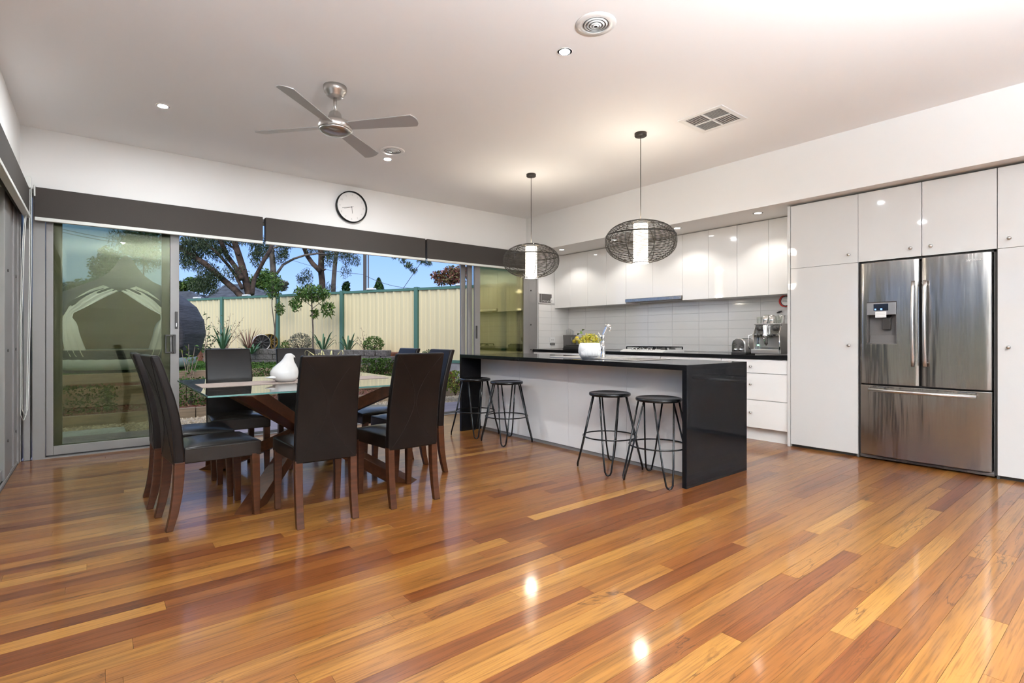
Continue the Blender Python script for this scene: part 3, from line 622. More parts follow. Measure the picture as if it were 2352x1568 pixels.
# ---------------- fridge
RX = 5.455
t = thing('fridge', 'stainless french-door fridge with ice dispenser in the left door', 'fridge', (0, 0, 0))
MB().box(RX+.075, XR-.04, .845, 1.715, .02, 1.755).build('body', 'grey_plastic', t)
MB().box(RX+.05, RX+.20, .812, 1.742, 1.77, 1.789).box(RX+.05, RX+.2, .808, .828, .02, 1.789).box(RX+.05, RX+.2, 1.733, 1.747, .02, 1.789).build('shadow_gap', 'gap_dark', t)
def curved(y0, y1, z0, z1, bul, hole=None, ny=16, x=RX, th=.07):
    """door front bulging towards -x, with an optional rectangular hole"""
    yl = list(np.linspace(y0, y1, ny+1)); zl = [z0, z1]
    if hole: yl = sorted(set([y for y in yl if abs(y-hole[0]) > .008 and abs(y-hole[1]) > .008]+[hole[0], hole[1]])); zl = [z0, hole[2], hole[3], z1]
    mb = MB(); c = (y0+y1)/2; h = (y1-y0)/2; ny = len(yl); nz = len(zl)
    fx = lambda y: x-bul*(1-((y-c)/h)**2)+(.012*max(0, abs((y-c)/h)-.93)/.07)
    vs = [(fx(y), y, z) for z in zl for y in yl]+[(x+th, y, z) for z in zl for y in yl]; fs = []; o = ny*nz
    def inh(i, k): return hole and hole[0]-1e-6 <= yl[i] and yl[i+1] <= hole[1]+1e-6 and k == 1
    for k in range(nz-1):
        for i in range(ny-1):
            if inh(i, k): continue
            a = k*ny+i; fs.append((a, a+1, a+ny+1, a+ny)); fs.append((a+o, a+o+ny, a+o+ny+1, a+o+1))
    for i in range(ny-1): fs.append((i, i+o, i+1+o, i+1)); a = (nz-1)*ny+i; fs.append((a, a+1, a+1+o, a+o))
    for k in range(nz-1):
        a = k*ny; fs.append((a, a+ny, a+ny+o, a+o)); a = k*ny+ny-1; fs.append((a, a+o, a+ny+o, a+ny))
    if hole:
        i0, i1 = yl.index(hole[0]), yl.index(hole[1])
        for i in range(i0, i1):
            for k in (1, 2): a = k*ny+i; fs.append((a, a+1, a+1+o, a+o))
        for i in (i0, i1): a = ny+i; fs.append((a, a+ny, a+ny+o, a+o))
    mb.add(vs, fs); return mb
ld = curved(1.292, 1.728, .685, 1.772, .014, (1.448, 1.672, 1.046, 1.412), 24).build('left_door', 'steel', t, .004)
rd = curved(.833, 1.276, .685, 1.772, .014).build('right_door', 'steel', t, .004)
fd = curved(.833, 1.728, .045, .672, .016).build('freezer_drawer', 'steel', t, .004)
def vbar(par, y, z0, z1):
    pts = []
    for i in range(15):
        s_ = i/14; pts.append((RX-.035-.028*math.sin(PI*s_), y, z0+(z1-z0)*s_))
    MB().tube(pts, .0135, 12).tube([(RX-.005, y, z0+.03), (RX-.04, y, z0+.03)], .009, 8).tube([(RX-.005, y, z1-.03), (RX-.04, y, z1-.03)], .009, 8).build('handle', 'brushed', par, smooth=True)
vbar(ld, 1.325, .855, 1.578); vbar(rd, 1.243, .855, 1.578)
MB().tube([(RX-.055, 1.645, .632), (RX-.065, 1.28, .632), (RX-.055, .915, .632)], .014, 12).build('handle', 'brushed', fd, smooth=True)
for a, b in ((1.53, 1.64), (.92, 1.03)): MB().box(RX-.052, RX, a, b, .634, .660).build('handle_bracket', 'steel', fd, .003)
# dispenser set in the left door
DX = RX-.010
MB().box(DX-.004, DX+.01, 1.45, 1.67, 1.30, 1.41).build('dispenser_panel', 'silver_plastic', ld, .004)
MB().box(DX-.0052, DX, 1.507, 1.618, 1.338, 1.398).build('display', 'screen', ld)
MB().box(DX-.0062, DX-.005, 1.598, 1.61, 1.344, 1.356).build('indicator', 'blue_led', ld); MB().box(DX-.0062, DX-.005, 1.552, 1.566, 1.344, 1.358).build('indicator', 'blue_led', ld)
MB().box(DX+.065, DX+.075, 1.448, 1.672, 1.046, 1.31).box(DX+.0, DX+.07, 1.448, 1.452, 1.046, 1.31).box(DX, DX+.07, 1.668, 1.672, 1.046, 1.31).box(DX, DX+.07, 1.448, 1.672, 1.046, 1.05).build('dispenser_recess', 'grey_plastic', ld)
MB().prism([(DX+.03, 1.05), (DX+.07, 1.05), (DX+.07, 1.13)], 'y', 1.46, 1.66).build('drip_slope', 'grey_plastic', ld)
MB().prism([(DX+.03, 1.17), (DX+.05, 1.17), (DX+.068, 1.30), (DX+.02, 1.27)], 'y', 1.50, 1.562).build('paddle', 'dark_plastic', ld, .004)
MB().box(DX-.006, DX-.004, 1.522, 1.604, 1.278, 1.33).build('instruction_sticker', 'cap_white', ld)
for k in range(3): MB().box(DX-.0068, DX-.006, 1.528+.0*k, 1.598, 1.286+.014*k, 1.289+.014*k).build('sticker_line', 'ink_grey', ld)
text('SAMSUNG', 'lettering', .0215, 'cap_white', rd, Matrix.Translation((RX-.0125, .935, 1.716)) @ FACE_MX @ Matrix.Diagonal((1.05, 1, 1, 1)))
kg = MB().prism([(RX+.03, .012), (RX+.08, .012), (RX+.08, .05), (RX+.02, .038)], 'y', .82, 1.735).build('kick_grille', 'grey_plastic', t, .004)
for a, b in ((1.42, 1.56), (1.13, 1.38), (.98, 1.10)):
    for z in (.024, .034): MB().box(RX+.018, RX+.03, a, b, z-.0025, z+.0025).build('vent_slot', 'ink_dark', kg)

# ================================================================== DINING
TX0, TX1, TY0, TY1, TZ = .526, 2.092, 3.58, 5.05, .75
tcx, tcy = (TX0+TX1)/2, (TY0+TY1)/2
t = thing('dining_table', 'square glass-topped table on crossed dark timber beams', 'table', (tcx, tcy, 0))
hx, hy = (TX1-TX0)/2, (TY1-TY0)/2
MB().box(-hx, hx, -hy, hy, TZ-.012, TZ).build('glass_top', 'table_glass', t, .0015, 1)
MB().box(-hx-.0008, hx+.0008, -hy-.0008, -hy, TZ-.011, TZ-.001).box(-hx-.0008, -hx, -hy, hy, TZ-.011, TZ-.001).box(hx, hx+.0008, -hy, hy, TZ-.011, TZ-.001).box(-hx, hx, hy, hy+.0008, TZ-.011, TZ-.001).build('glass_edge', 'glass_edge', t)
bx_, by_ = .53, .66
for s1, s2 in ((1, 1), (1, -1), (-1, 1), (-1, -1)):
    # each of the four beams runs from a floor corner through the middle to the opposite upper corner
    a = Vector((s1*bx_, s2*by_, 0)); b = Vector((-s1*bx_, -s2*by_, TZ-.013)); d = (b-a)
    side = Vector((d.y, -d.x, 0)).normalized()*.055; along = Vector((d.x, d.y, 0)).normalized()*.105
    q = [side+along, side-along, -side-along, -side+along]
    MB().loft([[a+x for x in q], [b+x for x in q]]).build('beam', 'table_wood', t, .003)
tag(MB().box(-.70, .70, -.165, .165, 0, .003).build('table_runner', 'runner', None), 'brown woven runner along the middle of the glass table', 'runner').location = (tcx-.03, tcy+.03, TZ+.0005)
# white bird
t = thing('bird_ornament', 'white glazed ceramic bird on the table runner', 'ornament', (1.165, 4.33, TZ+.0035), .15)
E_ = [(-.092, .050, .006, .006), (-.085, .052, .025, .022), (-.07, .062, .052, .045), (-.045, .076, .078, .068), (-.015, .088, .088, .084), (.015, .098, .088, .092), (.038, .104, .082, .096), (.058, .108, .070, .086), (.075, .108, .05, .064), (.088, .104, .022, .03), (.092, .102, .004, .005)]
body = []
prof = [(.050, .0), (.072, .004), (.095, .03), (.105, .06), (.102, .085), (.090, .11), (.072, .133), (.055, .152), (.043, .172), (.037, .188), (.034, .200), (.028, .212), (.016, .220), (.004, .222)]
offx = [.012, .010, .004, .0, .0, .006, .014, .021, .028, .033, .036, .038, .039, .039]
rings = []
for (r, z), ox in zip(prof, offx):
    rings.append([(ox+r*math.cos(2*PI*k/32)*1.02, r*.88*math.sin(2*PI*k/32), z) for k in range(32)])
MB().loft(rings).build('body', 'ceramic', t, smooth=True)
MB().tube([(.060, 0, .199), (.078, 0, .194), (.088, 0, .188)], [.016, .008, .001], 10).build('beak', 'ceramic', t, smooth=True)
MB().loft([[(x, w*math.cos(2*PI*k/12), z+h*math.sin(2*PI*k/12)) for k in range(12)] for x, w, z, h in ((-.06, .05, .045, .03), (-.10, .036, .038, .014), (-.125, .03, .036, .006), (-.145, .016, .038, .002))]).build('tail', 'ceramic', t, smooth=True)
# spider plant hidden behind the near chair
def blade(mb, base, ang, L, rise, w=.012, n=8, curl=1.0):
    pts = []
    for i in range(n+1):
        s_ = i/n; r = L*(math.sin(s_*1.5*curl)/1.5/curl*1.2); z = rise*math.sin(s_*PI*.62*curl)/math.sin(PI*.62) if rise else 0
        pts.append(Vector((base[0]+r*math.cos(ang), base[1]+r*math.sin(ang), base[2]+z)))
    sd_ = Vector((-math.sin(ang), math.cos(ang), 0)); vs = []; fs = []
    for i, p_ in enumerate(pts):
        ww = w*(1-(i/n)**2.2)*(.55+.45*min(1, i/2)); vs += [p_-sd_*ww+Vector((0, 0, ww*.35)), p_, p_+sd_*ww+Vector((0, 0, ww*.35))]
    for i in range(n):
        for k in range(2): a = i*3+k; fs.append((a, a+1, a+4, a+3))
    mb.add(vs, fs)
t = thing('spider_plant', 'potted plant with thin arching yellow leaves on the table', 'plant', (1.47, 4.22, TZ+.0035))
MB().lathe([(.04, 0), (.05, .07), (.047, .07), (.038, .01), (.001, .01)], seg=20).build('pot', 'pot_white', t, smooth=True); MB().lathe([(.001, .06), (.047, .06)], seg=16).build('soil', 'soil', t)
for k in range(16):
    mb = MB(); a = k*2.39+.4; blade(mb, (0, 0, .06), a, .22+.05*math.sin(k), .10+.09*((k*7) % 5)/5, .006, 9, 1.35); mb.build('leaf', 'leaf_spider', t, smooth=True)
mb = MB(); blade(mb, (0, 0, .06), 2.5, .30, .17, .006, 10, 1.3); mb.build('leaf', 'leaf_spider', t, smooth=True)
mb = MB(); blade(mb, (0, 0, .06), 2.9, .26, .12, .006, 10, 1.4); mb.build('leaf', 'leaf_spider', t, smooth=True)

# ---------------- dining chairs (local: faces +x)
def make_chair(label):
    t = thing('dining_chair', label, 'chair', (0, 0, 0), 0, 'brown leather dining chairs')
    # seat cushion with crown
    n = 8; vs = []; fs = []
    def hw(x): return .178+(.215-.178)*(x+.175)/.41
    top = []
    for i in range(n+1):
        for j in range(n+1):
            a, b = i/n, j/n; x = -.172+.407*a; y = (2*b-1)*hw(x)*.985; e = (1-(2*a-1)**4)*(1-(2*b-1)**4)
            vs.append((x, y, .462+.024*e))
    for i in range(n):
        for j in range(n): k = i*(n+1)+j; fs.append((k, k+n+1, k+n+2, k+1))
    border = [i*(n+1) for i in range(n+1)]+[n*(n+1)+j for j in range(1, n+1)]+[i*(n+1)+n for i in range(n-1, -1, -1)]+[j for j in range(n-1, 0, -1)]
    rings = [border]
    for z, k in ((.455, 1.0), (.372, 1.0)):
        st_ = len(vs)
        for b in border:
            x, y, _ = vs[b]; vs.append((x*1.0+(.0025 if x > 0 else 0), y/.985*k, z))
        rings.append(list(range(st_, st_+len(border))))
    m_ = len(border)
    for r0, r1 in zip(rings[:-1], rings[1:]):
        for i in range(m_): fs.append((r0[i], r0[(i+1) % m_], r1[(i+1) % m_], r1[i]))
    fs.append(tuple(rings[-1])); MB().add(vs, fs).build('seat', 'leather_seat', t, .008, 2)
    # backrest
    lv = [(.366, -.223, -.166, .180), (.46, -.226, -.172, .181), (.56, -.232, -.180, .181), (.66, -.246, -.195, .180), (.76, -.266, -.217, .178), (.86, -.292, -.246, .176), (.94, -.316, -.271, .174), (1.0, -.336, -.292, .172)]
    MB().loft([[(xr, -w, z), (xf, -w, z), (xf, w, z), (xr, w, z)] for z, xr, xf, w in lv]).build('backrest', 'leather', t, .011, 3)
    def xr(z):
        for (z0, a, _, _), (z1, b, _, _) in zip(lv[:-1], lv[1:]):
            if z0 <= z <= z1: return a+(b-a)*(z-z0)/(z1-z0)
        return lv[-1][1]
    for s_ in (-1, 1):
        MB().tube([(xr(z)-.0008, s_*(.006+.155*(abs(z-.685)/.305)**1.7), z) for z in np.linspace(.385, .985, 25)], .0014, 5).build('stitching', 'seam', t)
    for s_ in (-1, 1):
        MB().loft([[(x-a, s_*.190-a, z), (x+a, s_*.190-a, z), (x+a, s_*.190+a, z), (x-a, s_*.190+a, z)] for x, a, z in ((.205, .0225, .385), (.208, .022, .25), (.214, .017, .0))]).build('leg', 'chair_wood', t, .003)
        MB().loft([[(x-a, s_*.160-.021, z), (x+a, s_*.160-.021, z), (x+a, s_*.160+.021, z), (x-a, s_*.160+.021, z)] for x, a, z in ((-.195, .026, .385), (-.198, .026, .29), (-.206, .024, .19), (-.222, .021, .09), (-.245, .018, .0))]).build('leg', 'chair_wood', t, .003)
    return t
CH = [((.556, 3.71), 5, 'brown leather chair at the left side of the table, nearest the camera'),
      ((.518, 4.235), 0, 'brown leather chair at the left side of the table, farther from camera'),
      ((1.094, 3.339), 86.8, 'brown leather chair with its back to camera, left of the near pair'),
      ((1.655, 3.341), 90.5, 'brown leather chair with its back to camera, right of the near pair'),
      ((.905, 4.79), -90, 'brown leather chair facing camera beyond the table, beside the door stile'),
      ((1.47, 4.79), -90, 'brown leather chair facing camera beyond the table, behind the white bird'),
      ((1.995, 3.835), 180, 'brown leather chair at the right side of the table, closest to the island stools'),
      ((1.985, 4.40), 180, 'brown leather chair at the right side of the table, mostly hidden farther one')]
ch0 = make_chair(CH[0][2])
for k, ((x, y), a, lab) in enumerate(CH):
    if k == 0: ch0.location = (x, y, 0); ch0.rotation_euler = (0, 0, math.radians(a))
    else: dup(ch0, (x, y, 0), math.radians(a), lab)

# ---------------- bar stools
def make_stool(label):
    t = thing('bar_stool', label, 'stool', (0, 0, 0), 0, 'black hairpin bar stools')
    MB().lathe([(.001, .612), (.165, .612), (.172, .617), (.174, .628), (.170, .638), (.160, .640), (.152, .635), (.001, .634)], seg=40).build('seat', 'black_metal', t, smooth=True)
    for k in range(4):
        a = PI/4+k*PI/2; f = Vector((math.cos(a), math.sin(a), 0)); s_ = Vector((-f.y, f.x, 0)); pts = []
        T0 = f*.135; B0 = f*.268
        for sg in (-1, 1):
            arm = [T0+s_*sg*.075+Vector((0, 0, .614)), T0.lerp(B0, .75)+s_*sg*.040+Vector((0, 0, .16)), B0+s_*sg*.024+Vector((0, 0, .032)), B0+s_*sg*.014+Vector((0, 0, .013))]
            pts += arm if sg == -1 else [B0+Vector((0, 0, .0075))]+arm[::-1]
        MB().tube(pts, .0072, 8).build('hairpin_leg', 'black_metal', t, smooth=True)
    MB().ring((0, 0, .275), .222, .006, 48, 8).build('footrest_ring', 'black_metal', t, smooth=True)
    return t
ST = [((3.355, 4.86), 13, 'black hairpin stool farthest from camera, against the far island end'), ((3.385, 4.32), 0, 'black hairpin stool second from the far island end'),
      ((3.38, 2.908), -7, 'black hairpin stool second from the near island end'), ((3.392, 2.43), 7, 'black hairpin stool closest to the near black end panel')]
s0 = make_stool(ST[0][2])
for k, ((x, y), a, lab) in enumerate(ST):
    if k == 0: s0.location = (x, y, 0); s0.rotation_euler = (0, 0, math.radians(a))
    else: dup(s0, (x, y, 0), math.radians(a), lab)

# ================================================================== CEILING FITTINGS
def lamp(name, typ, loc, energy, color=(1, .92, .82), parent=None, **kw):
    l = bpy.data.lights.new(name, typ); l.energy = energy; l.color = color
    for k, v in kw.items(): setattr(l, k, v)
    o = bpy.data.objects.new(name, l); COL.objects.link(o); o.location = loc
    if parent: o.parent = parent
    return o
def downlight(x, y, z, label, watts, glow='lamp_glow', r=.034, group='ceiling downlights', spot=False):
    t = thing('downlight', label, 'downlight', (x, y, z), 0, group)
    MB().lathe([(r+.014, -.004), (r+.014, 0), (r, 0), (r, -.004)], seg=28, cap=False).build('trim_ring', 'white_satin', t, smooth=True)
    MB().lathe([(.001, -.0035), (r, -.0035)], seg=24, cap=False).build('lamp', glow, t)
    if spot: lamp('downlight_beam', 'SPOT', (0, 0, -.012), watts, (1, .965, .91), t, spot_size=math.radians(126), spot_blend=.45, shadow_soft_size=.025)
DL = [(2.408, 2.455, 'bright ceiling downlight next to the large round vent'), (.428, 5.072, 'bright ceiling downlight near the back left corner'), (2.405, 5.106, 'bright ceiling downlight beside the small-looking round vent'),
      (.43, 2.45, 'ceiling downlight near the left wall, above the frame'), (2.4, -.2, 'ceiling downlight behind the camera, middle row'), (.43, -.2, 'ceiling downlight behind the camera, left row'),
      (2.4, -2.2, 'ceiling downlight at the rear wall, middle')]
for x, y, lab in DL: downlight(x, y, CZ, lab, LAMP, 'lamp_glow_wall' if y > 5 else 'lamp_glow')
for y, lab in ((5.744, 'soffit downlight above the far corner wall cabinet'), (4.72, 'soffit downlight hidden behind the pendant, left of rangehood'), (3.718, 'soffit downlight right of the rangehood'), (2.723, 'soffit downlight nearest the pantry')):
    downlight(5.57, y, BZ, lab, SOFFIT, 'lamp_glow_soffit', .036, 'soffit downlights over the worktop', True)
def round_vent(x, y, label):
    t = thing('round_vent', label, 'vent', (x, y, CZ), 0, 'round ceiling vents')
    MB().lathe([(.085, -.006), (.117, -.006), (.122, 0), (.083, 0), (.085, -.006)], seg=40, cap=False).build('flange', 'white_satin', t, smooth=True)
    MB().lathe([(.001, -.001), (.083, -.001)], seg=32, cap=False).build('throat', 'vent_throat', t)
    for k, r in enumerate((.078, .060, .042, .024, .010)): MB().lathe([(r, -.004-.003*k), (r+.010, -.0015-.003*k), (r+.0115, -.0015-.003*k), (r+.002, -.006-.003*k)], seg=36, cap=False).build('cone_ring', 'white_satin', t, smooth=True)
round_vent(2.343, 2.125, 'round ceiling vent with concentric rings, nearer the camera'); round_vent(2.337, 4.848, 'round ceiling vent with concentric rings, beyond the fan')
t = thing('square_vent', 'square four-way ceiling vent near the kitchen pendants', 'vent', (4.152, 2.426, CZ))
MB().box(-.21, .21, -.205, -.165, -.008, 0).box(-.21, .21, .165, .205, -.008, 0).box(-.21, -.168, -.165, .165, -.008, 0).box(.168, .21, -.165, .165, -.008, 0).box(-.168, .168, -.008, .008, -.008, 0).box(-.008, .008, -.165, .165, -.008, 0).build('frame', 'white_satin', t, .002)
MB().box(-.168, .168, -.165, .165, -.0015, -.001).build('throat', 'vent_throat', t)
for qx, qy, dr in ((-1, 1, 'y'), (1, -1, 'y'), (1, 1, 'x'), (-1, -1, 'x')):
    for k in range(7):
        c = .024+.0215*k; a, b = sorted((qx*.01, qx*.166)); c0, c1 = sorted((qy*.01, qy*.163))
        if dr == 'y': mb = MB().prism([(qy*c, -.009), (qy*c+.011, -.0025), (qy*c+.012, -.0035), (qy*c+.001, -.0095)], 'x', a, b)
        else: mb = MB().prism([(qx*c, -.009), (qx*c+.011, -.0025), (qx*c+.012, -.0035), (qx*c+.001, -.0095)], 'y', c0, c1)
        mb.build('slat', 'white_satin', t)
# ceiling fan
t = thing('ceiling_fan', 'brushed metal four-blade ceiling fan above the dining table', 'fan', (1.405, 3.88, CZ), 0)
MB().lathe([(.084, 0), (.084, -.022), (.078, -.045), (.066, -.052), (.062, -.07), (.045, -.082), (.02, -.084)], seg=32).build('canopy', 'fan_metal', t, smooth=True)
MB().lathe([(.0135, -.08), (.0135, -.20)], seg=14).build('downrod', 'fan_metal', t, smooth=True)
MB().lathe([(.016, -.185), (.034, -.19), (.042, -.20), (.052, -.235), (.070, -.252), (.098, -.262), (.118, -.272), (.122, -.28), (.122, -.322), (.118, -.326)], seg=40).build('motor', 'fan_metal', t, smooth=True)
MB().lathe([(.118, -.324), (.112, -.335), (.085, -.352), (.045, -.362), (.001, -.365)], seg=40).build('bottom_cap', 'brushed', t, smooth=True)
for k in range(4):
    a = math.radians(41+90*k); pr = [(.10, -.045), (.62, -.066), (.645, -.03), (.65, .0), (.645, .035), (.625, .066), (.10, .045)]
    mb = MB().prism(pr, 'z', -.0035, .0035); o = mb.build('blade', 'fan_blade', t, .0015); o.location = (0, 0, -.298); o.rotation_euler = (Matrix.Rotation(a, 3, 'Z') @ Matrix.Rotation(math.radians(-13), 3, 'X')).to_euler()
# pendant lamps
def make_pendant(label, x, y):
    t = thing('pendant_lamp', label, 'lamp', (x, y, CZ), 0, 'wire pendant lamps over the island'); zc = -1.0
    MB().lathe([(.001, 0), (.055, 0), (.055, -.026), (.052, -.03), (.001, -.03)], seg=28).build('ceiling_rose', 'lamp_black', t, smooth=True)
    MB().tube([(0, 0, -.03), (0, 0, -.80)], .0032, 8).build('cord', 'lamp_black', t)
    sh = MB(); n = 31; A, B = .322, .195
    def rad(h): return max(.07, A*(1-abs(h/B)**2.3)**.5)
    for k in range(n):
        h = -.183+.366*k/(n-1); sh.ring((0, 0, zc+h+random.uniform(-.001, .001)), rad(h), .0028, 52, 4)
    for k in range(5): sh.ring((0, 0, zc+.186), .07+.010*k, .0025, 40, 4)
    w_ = sh.build('wire_weave', 'lamp_black', t, smooth=True)
    for k in range(8):
        a = k*PI/4+.25; pts = [(math.cos(a)*rad(h)*1.004, math.sin(a)*rad(h)*1.004, zc+h) for h in [-.19+.38*i/20 for i in range(21)]]; MB().tube(pts, .0032, 5).build('rib', 'lamp_black', t, smooth=True)
    MB().ring((0, 0, zc+.055), rad(.055)+.003, .0035, 52, 5).build('hoop', 'lamp_black', t, smooth=True)
    MB().ring((0, 0, zc-.192), .072, .006, 32, 6).build('bottom_ring', 'white_satin', t, smooth=True)
    MB().lathe([(.066, -.185), (.066, .165)], (0, 0, zc), 28, cap=False).build('diffuser', 'tube_glow', t, smooth=True)
    lamp('pendant_bulb', 'POINT', (0, 0, zc-.21), PENDANT*.5, (1, .90, .76), t, shadow_soft_size=.05)
    lamp('pendant_bulb', 'POINT', (0, 0, zc+.21), PENDANT*.6, (1, .90, .76), t, shadow_soft_size=.06)
make_pendant('black wire pendant lamp over the far end of the island', 3.924, 4.55)
make_pendant('black wire pendant lamp over the near end of the island, larger in view', 3.922, 3.005)
# unseen lamp added behind the photographer to brighten the ceiling
def fill_uplighter(x, y, label, glow='fill_glow_up'):
    t = thing('added_fill_lamp', label, 'lamp', (x, y, 0))
    MB().lathe([(.001, 0), (.14, 0), (.14, .02), (.03, .03), (.001, .03)], seg=28).build('base', 'brushed', t, smooth=True)
    MB().tube([(0, 0, .02), (0, 0, 1.78)], .012, 10).build('pole', 'brushed', t, smooth=True)
    MB().lathe([(.02, 1.76), (.10, 1.80), (.19, 1.88), (.185, 1.885), (.09, 1.81), (.001, 1.79)], seg=32).build('bowl', 'brushed', t, smooth=True)
    MB().lathe([(.001, 1.845), (.13, 1.845)], seg=24, cap=False).build('bulb', glow, t)
fill_uplighter(1.47, -1.2, 'steel floor lamp added behind the camera to light the ceiling')
# clock
t = thing('wall_clock', 'round black-rimmed wall clock above the middle blind', 'clock', (2.486, YB, 2.718))
MB().tube([(0, 0, 0), (0, -.025, 0)], .18, 48).build('face', 'clock_face', t)
rim = MB().loft([[(r*math.cos(2*PI*k/56), y, r*math.sin(2*PI*k/56)) for k in range(56)] for r, y in ((.195, 0), (.195, -.045), (.188, -.048), (.183, -.045), (.181, -.02))], cap=False); rim.build('rim', 'black_metal', t, smooth=True)
for h_ in range(1, 13):
    a = PI/2-h_*PI/6; text(str(h_), 'numeral', .032, 'ink_grey', t, Matrix.Translation((.148*math.cos(a), -.0262, .148*math.sin(a))) @ FACE_MY)
def hand(ang, L, w, nm, tail=.02):
    a = PI/2-ang; d = Vector((math.cos(a), 0, math.sin(a))); MB().beam(Vector((0, -.029, 0))-d*tail, Vector((0, -.029, 0))+d*L, .002, w, (0, 1, 0)).build(nm, 'ink_dark', t)
hand(math.radians(258), .122, .004, 'minute_hand', .0); hand(math.radians(172), .080, .006, 'hour_hand', .0); hand(math.radians(252), .10, .0015, 'second_hand', .03)
MB().tube([(0, -.025, 0), (0, -.032, 0)], .006, 12).build('hub', 'ink_dark', t)

# ================================================================== GARDEN
terr = struct('ground', MB().box(-40, 60, -30, 90, -1.2, -.30), 'soil')
struct('bounce_patio', MB().box(-9, XL-.25, -9, YB+.2, -.3, -.07).box(XL-.25, 9, -9, YF-.2, -.3, -.07), 'bounce_pale')  # pale paving added out of view to bounce light onto the ceiling
dk = sempty('terrace')
y = YB+.235; dm = {}
while y < 7.75:
    o = MB().box(-6, 9, y, y+.088, -.06, -.032).build('deck_board', 'deck', dk, .003, 1); y += .094
struct('gravel_path', MB().box(-9, 9.5, 7.70, 9.2, -.26, -.12), 'gravel_bed')
pb = []
n = 7000; px = RNG.uniform(-1.5, 6.6, n); py = RNG.uniform(7.72, 9.18, n); mb = MB()
for a, b in zip(px, py):
    r = random.uniform(.012, .026); q = random.uniform(0, PI); vs = [(a+r*math.cos(q+k*PI/2), b+r*math.sin(q+k*PI/2)*.8, -.118) for k in range(4)]+[(a+random.uniform(-.3, .3)*r, b, -.118+r*.8)]
    mb.add(vs, [(0, 1, 4), (1, 2, 4), (2, 3, 4), (3, 0, 4)])
tag(mb.build('gravel', 'pebble'), 'tan pebbles covering the path beyond the deck', 'gravel', kind='stuff')
tag(MB().box(-.34, .30, 8.02, 8.56, -.14, -.075).build('paving_slab', 'paver', None, .008), 'pale rectangular concrete paver set in gravel behind the left glass', 'paver')
struct('garden_bed', MB().box(-9, 8.0, 9.28, 10.25, -.26, .02), 'mulch'); struct('garden_bed.001', MB().box(-9, 7.5, 10.33, 11.4, -.26, .30), 'mulch')
def chips(n, x0, x1, y0, y1, z, name, lab):
    p = np.stack([RNG.uniform(x0, x1, n), RNG.uniform(y0, y1, n), np.full(n, z)], 1); o = leafobj(name, leafcloud(0, p, .05, .022, 0), 'leaf_red'); tag(o, lab, 'mulch', kind='stuff')
chips(1500, -1, 6.3, 9.3, 10.2, .035, 'mulch_chips', 'red-brown bark chips along the front garden bed')
for yy, z1, lab in ((9.2, .03, 'weathered timber sleeper edging along the gravel'), (10.25, .33, 'weathered timber sleeper edging retaining the middle bed'), (11.42, .47, 'weathered timber sleeper edging the raised lawn')):
    t = thing('sleeper_edging', lab, 'edging', (0, yy, z1))
    x = -6.0
    while x < (7.2 if yy < 10 else 5.6): MB().box(x, x+2.39, 0, .08, -.16 if yy < 10 else -.3, 0).build('sleeper', 'sleeper', t, .006, 1); x += 2.4
struct('lawn', MB().box(-16, 9, 11.5, 30, -.26, .43), 'lawn_base')
n = 26000; p = np.stack([RNG.uniform(-2.2, 5.4, n), RNG.uniform(11.55, 17, n), np.full(n, .45)], 1)
p = p[((p[:, 0]-2.45)*5.3+(p[:, 1]-16.3)*2.8 < -1.2) & (np.hypot(p[:, 0]-.476, p[:, 1]-12.81) > 1.0)]
tag(leafobj('lawn_grass', leafcloud(0, p, .055, .010, 0, 1.2), 'grass'), 'short green lawn between the hedges and the stone edging', 'grass', kind='stuff')
# fence
FP0 = Vector((3.012, 17.697, 0)); FD = Vector((1.033, -2.125, 0)); FDn = FD.normalized(); FN = Vector((-FDn.y, FDn.x, 0)) 
if FN.dot(F3) > 0: FN = -FN      # towards the house
t = thing('garden_fence', 'cream corrugated steel fence with green posts beyond the garden', 'fence', (0, 0, 0))
ZT, ZB_ = 2.295, .5
for k in range(-7, 7):
    a = FP0+FD*k; b = FP0+FD*(k+1); pts = []; L = FD.length; nr = 9
    for i in range(nr):
        for s_, dn in ((0, 0), (.30, 0), (.40, .035), (.55, .035), (.9, .035), (1.0, 0)):
            pts.append((i+s_)/nr*L if s_ < 1 else None) if False else None
        pts += [((i+s_)/nr*L, dn) for s_, dn in ((0, 0), (.22, 0), (.30, .032), (.48, .032), (.56, .012), (.92, .012))]
    pts.append((L, 0)); vs = []; fs = []
    for s_, dn in pts:
        q = a+FDn*s_+FN*dn; vs += [(q.x, q.y, ZB_+.06), (q.x, q.y, ZT-.05)]
    for i in range(len(pts)-1): fs.append((2*i, 2*i+2, 2*i+3, 2*i+1))
    o = MB().add(vs, fs).build('fence_panel', 'fence_cream', t); sol = o.modifiers.new('s', 'SOLIDIFY'); sol.thickness = .004
    MB().beam(a+Vector((0, 0, ZT-.03))+FN*.015, b+Vector((0, 0, ZT-.03))+FN*.015, .075, .06).build('top_rail', 'fence_green', t)
    MB().beam(a+Vector((0, 0, ZB_+.03))+FN*.015, b+Vector((0, 0, ZB_+.03))+FN*.015, .07, .06).build('bottom_rail', 'fence_green', t)
    MB().beam(a+Vector((0, 0, .28)), b+Vector((0, 0, .28)), .05, .42).build('concrete_plinth', 'plinth', t)
    MB().beam(a+FN*.02+Vector((0, 0, .1)), a+FN*.02+Vector((0, 0, ZT+.02)), .11, .10, FDn).build('post', 'fence_green', t)
